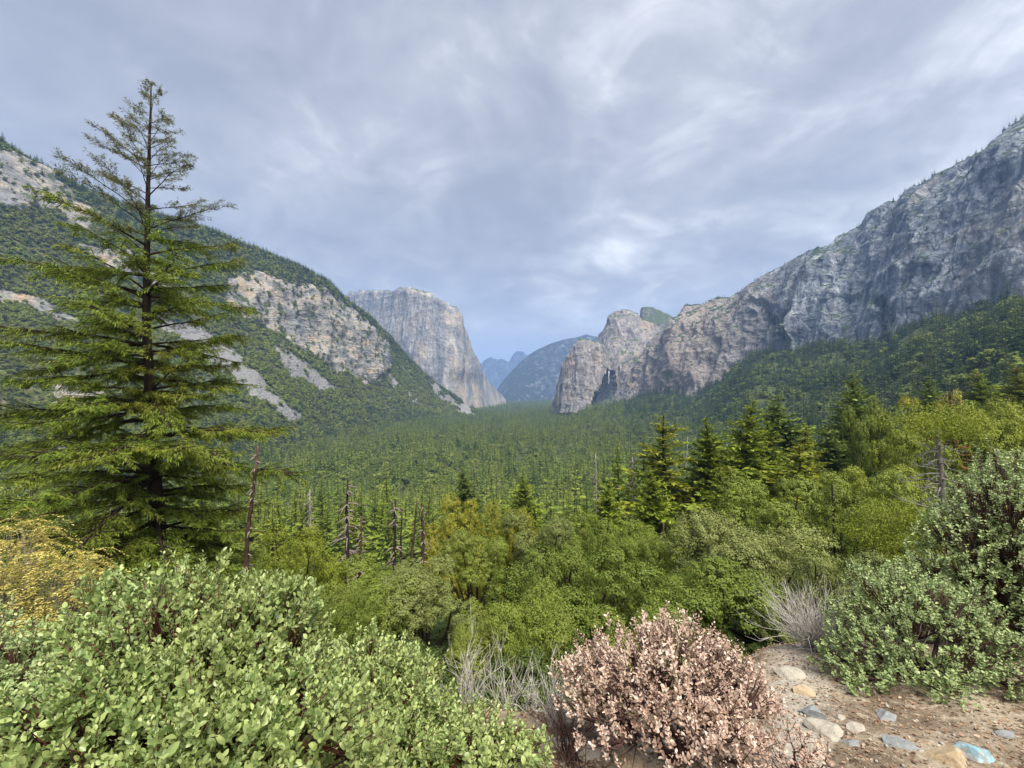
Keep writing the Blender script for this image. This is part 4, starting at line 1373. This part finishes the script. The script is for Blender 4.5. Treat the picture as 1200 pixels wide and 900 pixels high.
    ft.build('crown_top', M['needles_top'], o)
    print('tall conifer faces', sum(len(a) for a in fl.f), sum(len(a) for a in ft.f))


tall_conifer()


# ------------------------------------------------------------------ shrubs in front
LEAF = np.array([(0, 0), (.22, .36), (.52, .5), (.84, .32), (1, 0), (.84, -.32), (.52, -.5), (.22, -.36)])


def leaves(mb, base, d, nrm, L, aspect, fold=0.22):
    """ovate leaves with a folded midrib"""
    N = len(base)
    d = norm(d)
    side = norm(np.cross(nrm, d))
    up = np.cross(d, side)
    Lc = L[:, None, None]
    V = base[:, None, :] + Lc * (LEAF[None, :, 0:1] * d[:, None, :] + LEAF[None, :, 1:2] * aspect * side[:, None, :]
                                 + (np.abs(LEAF[None, :, 1:2]) * fold * 1.1 - 0.10 * LEAF[None, :, 0:1] ** 2) * up[:, None, :])
    i = (np.arange(N) * 8)[:, None]
    f = np.concatenate([i + np.array([[0, 1, 2, 3, 4]])[:, ::-1], i + np.array([[0, 4, 5, 6, 7]])[:, ::-1]])
    mb.add(V.reshape(-1, 3), f)


def branch_tree(rr, mb, base, tips, r_tip, r_base, n2, n1, sides=5, lift=0.25):
    """stems from the base that fork twice on the way to the tips"""
    tips = np.asarray(tips)
    def cluster(P, n, pull):
        c = P[rr.choice(len(P), min(n, len(P)), replace=False)].copy()
        for _ in range(4):
            ix = np.argmin(((P[:, None] - c[None]) ** 2).sum(-1), 1)
            for q in range(len(c)):
                if (ix == q).any():
                    c[q] = P[ix == q].mean(0)
        ix = np.argmin(((P[:, None] - c[None]) ** 2).sum(-1), 1)
        return c + (base - c) * pull, ix
    c2, i2 = cluster(tips, n2, .24)
    c1, i1 = cluster(c2, n1, .34)
    def seg(a, b, ra, rb, k=4):
        f = np.linspace(0, 1, k)[:, None]
        L = np.linalg.norm(b - a)
        P = a + (b - a) * f + np.sin(f * math.pi) * (rr.normal(0, .06, 3) * L + np.array([0, 0, -lift * .3 * L]))
        tube(mb, P, np.linspace(ra, rb, k), sides)
    for p in c1:
        seg(base + rr.normal(0, .03, 3), p, r_base * rr.uniform(.7, 1.1), r_base * .55, 5)
    for k, p in enumerate(c2):
        seg(c1[i1[k]], p, r_base * .5, r_base * .26)
    for k, p in enumerate(tips):
        seg(c2[i2[k]], p, r_base * .2 if r_base * .2 > r_tip else r_tip * 1.6, r_tip, 3)


def lobe_tips(rr, lobes, n, base, inner=0.5, ymin=None):
    w_ = np.array([l[1] ** 2 for l in lobes])
    pk_ = rr.choice(len(lobes), n, p=w_ / w_.sum())
    C = np.array([lobes[i][0] for i in pk_])
    R_ = np.array([lobes[i][1] for i in pk_])
    d = rand_dirs(rr, n)
    d[:, 2] = np.where(d[:, 2] < -.45, -d[:, 2], d[:, 2])
    rad = R_ * (inner + (1 - inner) * rr.random(n) ** .5) * (1 + .34 * fbm(d[:, 0] * 3.2 + C[:, 0] * 3, d[:, 1] * 3.2, d[:, 2] * 3.2, 4, 2))
    P = C + d * rad[:, None]
    keep_ = P[:, 2] > H(P[:, 0], P[:, 1]) + .06
    if ymin is not None:
        keep_ &= P[:, 1] > ymin
    P, d = P[keep_], d[keep_]
    return P, norm(d * .55 + np.array([0, 0, .75]) + rr.normal(0, .22, P.shape))


def shrub(kind, label, cat, lobes_px, base_px, leaf_mat, bark, n_tips, leaf_len, per, aspect=.68, shoot=.13, seed=0, r_base=.022, group=None, upright=.6, stem_leaf=1.0, inner=.5, r_tip=.0016, n1=9):
    """lobes: (px, py, Y, radius px)"""
    rr = np.random.default_rng(seed)
    lobes = [(W(a, b, y), rad / F * y) for a, b, y, rad in lobes_px]
    bx = W(*base_px)
    gz = float(H(bx[0], bx[1]))
    base = np.array([bx[0], bx[1], gz])
    tips, dr = lobe_tips(rr, lobes, n_tips, base, inner, .95)
    o = empty(kind, base)
    tag(o, label, cat, group)
    st = MB()
    branch_tree(rr, st, np.zeros(3), tips - base, r_tip, r_base, max(20, n_tips // 9), n1)
    st.build('stems', bark, o, True)
    # leafy shoots
    m = len(tips)
    li = np.repeat(np.arange(m), per)
    n = len(li)
    t_ = np.tile((np.arange(per) + .5) / per, m) + rr.normal(0, .04, n)
    az = np.tile(np.arange(per) * 2.39996, m) + rr.normal(0, .4, n)
    ax = dr[li]
    ref = norm(np.cross(ax, np.array([.3, .9, .1])))
    ref2 = np.cross(ax, ref)
    out = np.cos(az)[:, None] * ref + np.sin(az)[:, None] * ref2
    sl = shoot * rr.uniform(.7, 1.3, m)[li]
    pos = tips[li] - base + ax * ((t_ - .75) * sl)[:, None]
    d = norm(ax * (.55 + .75 * t_)[:, None] * upright * 1.4 + out + rr.normal(0, .2, (n, 3)))
    nr = norm(ax - .75 * out * 0 + rr.normal(0, .55, (n, 3)) + out * -.5)
    L = leaf_len * rr.uniform(.75, 1.25, m)[li] * rr.uniform(.55, 1.15, n) * (1.05 - .45 * np.clip(t_, 0, 1))
    mb = MB()
    leaves(mb, pos + out * .004, d, nr, L, aspect)
    mb.build('leaves', leaf_mat, o)
    return o


shrub('manzanita_bush', 'large pale green manzanita with rounded leaves, the biggest in the left foreground', 'shrub',
      [(205, 760, 2.35, 92), (305, 760, 2.4, 78), (135, 745, 2.4, 62), (330, 700, 2.5, 30), (120, 690, 2.5, 22), (230, 850, 2.05, 105), (120, 860, 1.95, 90), (330, 850, 2.05, 80), (60, 890, 1.75, 90), (380, 900, 1.8, 80), (230, 930, 1.7, 110)],
      (220, 900, 2.3), M['manz'], M['bark_manz'], 1750, .043, 17, .64, .17, 1, .026, None, 1.05)
shrub('manzanita_bush', 'low pale green manzanita in the middle, its right edge by the bare grey twigs', 'shrub',
      [(420, 830, 2.7, 78), (470, 830, 2.7, 66), (370, 830, 2.7, 60), (430, 890, 2.4, 90), (500, 890, 2.45, 60), (350, 790, 2.8, 40)],
      (430, 940, 2.7), M['manz'], M['bark_manz'], 1150, .037, 16, .64, .14, 2, .022, None, 1.0)
shrub('manzanita_bush', 'small yellowish green manzanita at the bottom edge left of the pink dry shrub', 'shrub',
      [(570, 890, 2.6, 58), (610, 900, 2.5, 42), (530, 890, 2.6, 58), (560, 925, 2.3, 70)],
      (560, 960, 2.6), M['manz'], M['bark_manz'], 520, .040, 13, .62, .11, 3, .018)
shrub('manzanita_bush', 'bluish grey green manzanita at the left edge below the golden shrub', 'shrub',
      [(30, 820, 2.9, 70), (-30, 830, 2.8, 90), (80, 840, 2.8, 60), (20, 880, 2.5, 80), (-70, 780, 3.0, 70)],
      (20, 930, 2.9), M['manz_blue'], M['bark_manz'], 800, .040, 14, .66, .11, 4, .022)
shrub('dry_manzanita', 'dry dead manzanita with pinkish tan leaves in the bottom middle', 'shrub',
      [(790, 785, 2.75, 66), (730, 800, 2.7, 60), (705, 790, 2.7, 42), (850, 800, 2.7, 46), (876, 832, 2.6, 46), (795, 850, 2.5, 72), (700, 835, 2.6, 50), (850, 865, 2.45, 50), (680, 800, 2.7, 34), (770, 745, 2.8, 30), (850, 770, 2.75, 22)],
      (790, 930, 2.65), M['pink'], M['twig_pink'], 1080, .031, 14, .60, .13, 5, .020, None, .7, 1.0, .40)
shrub('dry_manzanita', 'small sprig of dry pinkish leaves on the dirt right of the big pink shrub', 'shrub',
      [(930, 885, 2.5, 38), (960, 900, 2.4, 28), (900, 905, 2.4, 34)],
      (930, 930, 2.5), M['pink'], M['twig_pink'], 90, .030, 9, .60, .10, 6, .010, None, .6, 1.0, .3)
shrub('manzanita_bush', 'grey green manzanita with bare dark stems below, front of the two on the right', 'shrub',
      [(1010, 760, 3.9, 48), (1060, 735, 4.0, 62), (1110, 730, 4.0, 55), (985, 785, 3.8, 32), (1160, 765, 3.8, 40), (1110, 835, 3.3, 26), (1180, 770, 3.7, 38), (1040, 700, 4.2, 45), (1100, 790, 3.6, 30), (1060, 805, 3.5, 42), (1125, 835, 3.3, 40), (1010, 815, 3.5, 30), (1175, 810, 3.5, 45)],
      (1085, 850, 3.75), M['manz_blue'], M['bark_manz_dark'], 1150, .037, 15, .66, .11, 7, .026, None, .6, 1.0, .45, .0016, 12)
shrub('manzanita_bush', 'tall grey green manzanita against the right edge, rear of the two on the right', 'shrub',
      [(1180, 600, 4.9, 62), (1130, 650, 4.9, 55), (1090, 690, 4.8, 45), (1240, 620, 4.9, 95), (1200, 680, 4.7, 70), (1270, 720, 4.5, 90), (1160, 700, 4.7, 50)],
      (1190, 830, 4.7), M['manz_blue'], M['bark_manz_dark'], 2100, .038, 15, .66, .12, 8, .034, None, .6, 1.0, .6, .0016, 12)


def spray_shrub():
    """golden shrub: arching sprays of small leaves over bare twigs"""
    rr = np.random.default_rng(9)
    b = W(20, 800, 6.2)
    base = np.array([b[0], b[1], float(H(b[0], b[1]))])
    o = empty('golden_shrub', base)
    tag(o, 'golden yellow leaved shrub with bare grey twigs at the left edge', 'shrub')
    lob = [(W(40, 700, 6.2), .70), (W(75, 690, 6.4), .42), (W(0, 650, 6.3), .55), (W(60, 740, 6.0), .5), (W(-60, 690, 6.2), .8), (W(5, 760, 5.8), .5)]
    tips, dr = lobe_tips(rr, lob, 560, base, .45)
    st = MB()
    branch_tree(rr, st, np.zeros(3), tips - base, .0012, .022, 60, 9)
    st.build('stems', M['twig_brown'], o, True)
    mb = MB()
    for p, d in zip(tips - base, dr):
        n = 26
        L = rr.uniform(.25, .5)
        h = norm(np.array([d[0], d[1], 0.05]))
        f = np.linspace(0, 1, n)
        P = p + h * L * f[:, None] + np.column_stack([np.zeros(n), np.zeros(n), L * (.45 * f - 1.05 * f * f)])
        sd = np.cross(h, [0, 0, 1.])
        dd = norm(sd * np.where(np.arange(n) % 2, 1, -1)[:, None] + h * .7 + rr.normal(0, .3, (n, 3)))
        leaves(mb, P, dd, norm(np.array([0, 0, 1.]) + rr.normal(0, .4, (n, 3))), rr.uniform(.035, .06, n), .36)
    mb.build('leaves', M['gold'], o)


spray_shrub()


def twig_bush(label, base_px, n, length, spread, lean, mat, seed, forks=3, r0=.006, cat='dead shrub', group='bare twig shrubs', bend=.25):
    rr = np.random.default_rng(seed)
    b = W(*base_px)
    base = np.array([b[0], b[1], float(H(b[0], b[1])) - .02])
    o = empty('bare_twig_shrub', base)
    tag(o, label, cat, group)
    mb = MB()
    for k in range(n):
        p = rr.normal(0, .05, 3) * np.array([1, 1, 0])
        d = norm(np.array([rr.normal(0, spread), rr.normal(0, spread), 1.0]) + np.array(lean))
        L = length * rr.uniform(.5, 1.1)
        pts = [p]
        for q in range(5):
            d = norm(d + rr.normal(0, .19, 3) + np.array([0, 0, bend * .1]))
            pts.append(pts[-1] + d * L / 5)
        tube(mb, pts, np.linspace(r0, r0 * .22, 6), 4)
        for q in range(forks):
            i = int(rr.integers(1, 5))
            dd = norm((pts[i + 1] - pts[i]) / (L / 5) + rr.normal(0, .42, 3))
            ll = L * rr.uniform(.2, .45)
            a = pts[i]
            tube(mb, [a, a + dd * ll * .5, a + norm(dd + np.array([0, 0, .35])) * ll], [r0 * .5, r0 * .32, r0 * .12], 3)
    mb.build('stems', mat, o, True)


twig_bush('white bush of dry arching twigs at the edge of the dirt ledge', (958, 790, 4.6), 170, .80, .42, (-.38, -.1, 0), M['twig_grey'], 21, 3, .0048, bend=-.2)
twig_bush('bare grey branching twigs behind the middle manzanita, left of the pair', (548, 850, 3.6), 22, .78, .20, (0, 0, 0), M['twig_grey'], 22, 6, .0048)
twig_bush('bare grey branching twigs behind the middle manzanita, right of the pair', (592, 850, 3.5), 17, .62, .24, (.1, 0, 0), M['twig_grey'], 23, 6, .0045)
twig_bush('tangle of fine pale twigs close to the left side of the pink dry shrub', (650, 890, 3.0), 40, .50, .36, (0, 0, 0), M['twig_grey'], 24, 4, .004)
twig_bush('bare grey twigs poking out left of the pale tangle beside the pink shrub', (622, 880, 3.3), 14, .48, .28, (0, 0, 0), M['twig_grey'], 25, 4, .0045)
twig_bush('purplish bare stems at the bottom edge left of the pink dry shrub', (668, 915, 2.6), 36, .42, .4, (0, 0, 0), M['twig_pink'], 26, 4, .0045)
twig_bush('fallen grey twigs under the golden shrub at the left edge', (10, 800, 5.6), 40, .9, .7, (0, -.2, -.3), M['twig_grey'], 27, 3, .006)
twig_bush('white dead stems under the front right manzanita', (1060, 830, 3.9), 26, .65, .3, (-.25, 0, 0), M['twig_grey'], 28, 2, .006)


# ------------------------------------------------------------------ stones on the dirt
def stone(px, py, w_px, h_px, mat, label, seed, kind='rock', sink=.3):
    rr = np.random.default_rng(seed)
    # where the line of sight meets the ground
    ys = np.linspace(1.4, 9, 900)
    zz = H((px - CX) / F * ys, ys)
    yy = ys[np.argmax((HY - py) / F * ys < zz)]
    c = W(px, py, yy)
    rx = w_px / F * yy / 2
    rz = h_px / F * yy / 2
    import bmesh
    bm = bmesh.new()
    bmesh.ops.create_icosphere(bm, subdivisions=4, radius=1)
    V = np.array([v.co[:] for v in bm.verts])
    planes = norm(rr.normal(size=(16, 3)))
    for q in planes:                              # broken flat faces
        dd = V @ q
        lim_ = rr.uniform(.5, .85)
        V = V - np.clip(dd - lim_, 0, None)[:, None] * q
    V = V * (1 + .06 * fbm(V[:, 0] * 2.5, V[:, 1] * 2.5, V[:, 2] * 2.5, seed, 3))[:, None]
    V = V * np.array([rx * 1.1, rx * rr.uniform(.7, 1.0), rz * 1.1])
    for v, co in zip(bm.verts, V):
        v.co = co
    me = bpy.data.meshes.new(kind)
    bm.to_mesh(me)
    bm.free()
    me.materials.append(mat)
    o = link(kind, me)
    o.location = (c[0], c[1], c[2] - rz * .12)
    o.rotation_euler = (0, 0, rr.uniform(-.5, .5))
    tag(o, label, 'rock', 'stones on the dirt ledge')
    return o


for k, (px, py, w_, h_, mt, lb) in enumerate([
    (953, 838, 30, 30, 'rock_grey', 'dark grey rounded stone right of the pink dry shrub'),
    (968, 858, 50, 20, 'rock_pale', 'pale flat slab just below the dark grey rounded stone'),
    (1057, 873, 42, 18, 'rock_grey', 'grey flat stone in the dirt in front of the right manzanita'),
    (1112, 892, 42, 34, 'rock_tan', 'tan boulder at the bottom edge beside the blue painted rock'),
    (1148, 888, 46, 26, 'rock_blue', 'grey rock splashed with light blue paint at the bottom right'),
    (1005, 855, 24, 9, 'rock_pale', 'small pale stone in the dirt right of the pale slab'),
    (1040, 840, 36, 16, 'rock_grey', 'grey stone under the stems of the front right manzanita'),
    (1000, 872, 26, 10, 'rock_grey', 'low grey stone below the small pale stone'),
    (985, 842, 16, 12, 'rock_pale', 'little whitish stone beside the dark grey rounded stone'),
    (925, 792, 40, 14, 'rock_pale', 'pale flat stone below the white twig bush'),
    (940, 812, 30, 12, 'rock_tan', 'tan stone between the pink shrub and the white twig bush'),
    (690, 885, 48, 26, 'rock_pale', 'whitish rock under the left side of the pink dry shrub'),
    (655, 872, 30, 14, 'rock_pale', 'pale stone by the tangle of fine twigs'),
    (735, 895, 40, 18, 'rock_tan', 'tan rock under the stems of the pink dry shrub'),
    (930, 880, 30, 14, 'rock_pale', 'pale stone among the small pink sprigs'),
    (1180, 862, 22, 10, 'rock_grey', 'small grey stone behind the blue painted rock'),
    (1080, 880, 10, 5, 'rock_pale', 'pebble sized pale stone right of the grey flat stone'),
]):
    stone(px, py, w_, h_, M[mt], lb, 700 + k)

# litter and gravel on the dirt (stuff)
r = np.random.default_rng(31)
n = 22000
gx, gy = r.uniform(-3.5, 6, n), r.uniform(1.5, 6.5, n)
gz = H(gx, gy)
mb = MB()
nr = norm(np.array([0, 0, 1.0]) + r.normal(0, .35, (n, 3)))
dd = norm(np.cross(nr, rand_dirs(r, n)))
leaves(mb, np.column_stack([gx, gy, gz + .006]), dd, nr, r.uniform(.012, .035, n), .6)
mlit = foliage_mat('dry_leaf_litter', (0.09, 0.05, 0.03), (0.30, 0.19, 0.12), (0.42, 0.33, 0.25), 0.1, 0.8, 0.1, 0.0)
tag(mb.build('leaf_litter', mlit), 'brown dry leaf litter strewn over the dirt ledge', 'leaf litter', kind='stuff')
mb = MB()
n = 2600
gx, gy = r.uniform(-3.0, 6, n), r.uniform(1.5, 6.2, n)
gz = H(gx, gy)
s_ = r.uniform(.004, .02, n) * r.uniform(.5, 1.2, n)
oc = np.array([(1, 0, 0), (0, 1, 0), (-1, 0, 0), (0, -1, 0), (0, 0, .8), (0, 0, -.8)], float)
ang = r.uniform(0, 6.28, n)
ca, sa = np.cos(ang)[:, None], np.sin(ang)[:, None]
sh = oc[None] * r.uniform(.7, 1.3, (n, 6, 1)) * s_[:, None, None]
V = np.stack([sh[..., 0] * ca - sh[..., 1] * sa, sh[..., 0] * sa + sh[..., 1] * ca, sh[..., 2]], -1) + np.stack([gx, gy, gz + s_ * .2], -1)[:, None, :]
ff = np.array([(0, 1, 4), (1, 2, 4), (2, 3, 4), (3, 0, 4), (1, 0, 5), (2, 1, 5), (3, 2, 5), (0, 3, 5)])
mb.add(V.reshape(-1, 3), (np.arange(n)[:, None, None] * 6 + ff[None]).reshape(-1, 3))
tag(mb.build('gravel', M['rock_pale']), 'pale gravel scattered on the dirt ledge', 'gravel', kind='stuff')

# ------------------------------------------------------------------ the air
def haze(density, color):
    z0, z1 = -175.0, 1700.0
    x0, x1, y0, y1 = -9000.0, 9000.0, -120.0, 18500.0
    V = [(x, y, z) for z in (z0, z1) for y in (y0, y1) for x in (x0, x1)]
    mb = MB()
    mb.add(V, np.array([(0, 2, 3, 1), (4, 5, 7, 6), (0, 1, 5, 4), (2, 6, 7, 3), (0, 4, 6, 2), (1, 3, 7, 5)]))
    m, t = new_mat('haze_air')
    pv = t.n('ShaderNodeVolumePrincipled', {'Color': (*color, 1), 'Density': density})
    t.n('ShaderNodeOutputMaterial', {'Volume': pv.outputs[0]})
    o = mb.build('haze', m)
    tag(o, 'pale blue haze in the valley air', 'haze', kind='stuff')


haze(7.5e-5, (0.32, 0.52, 0.96))
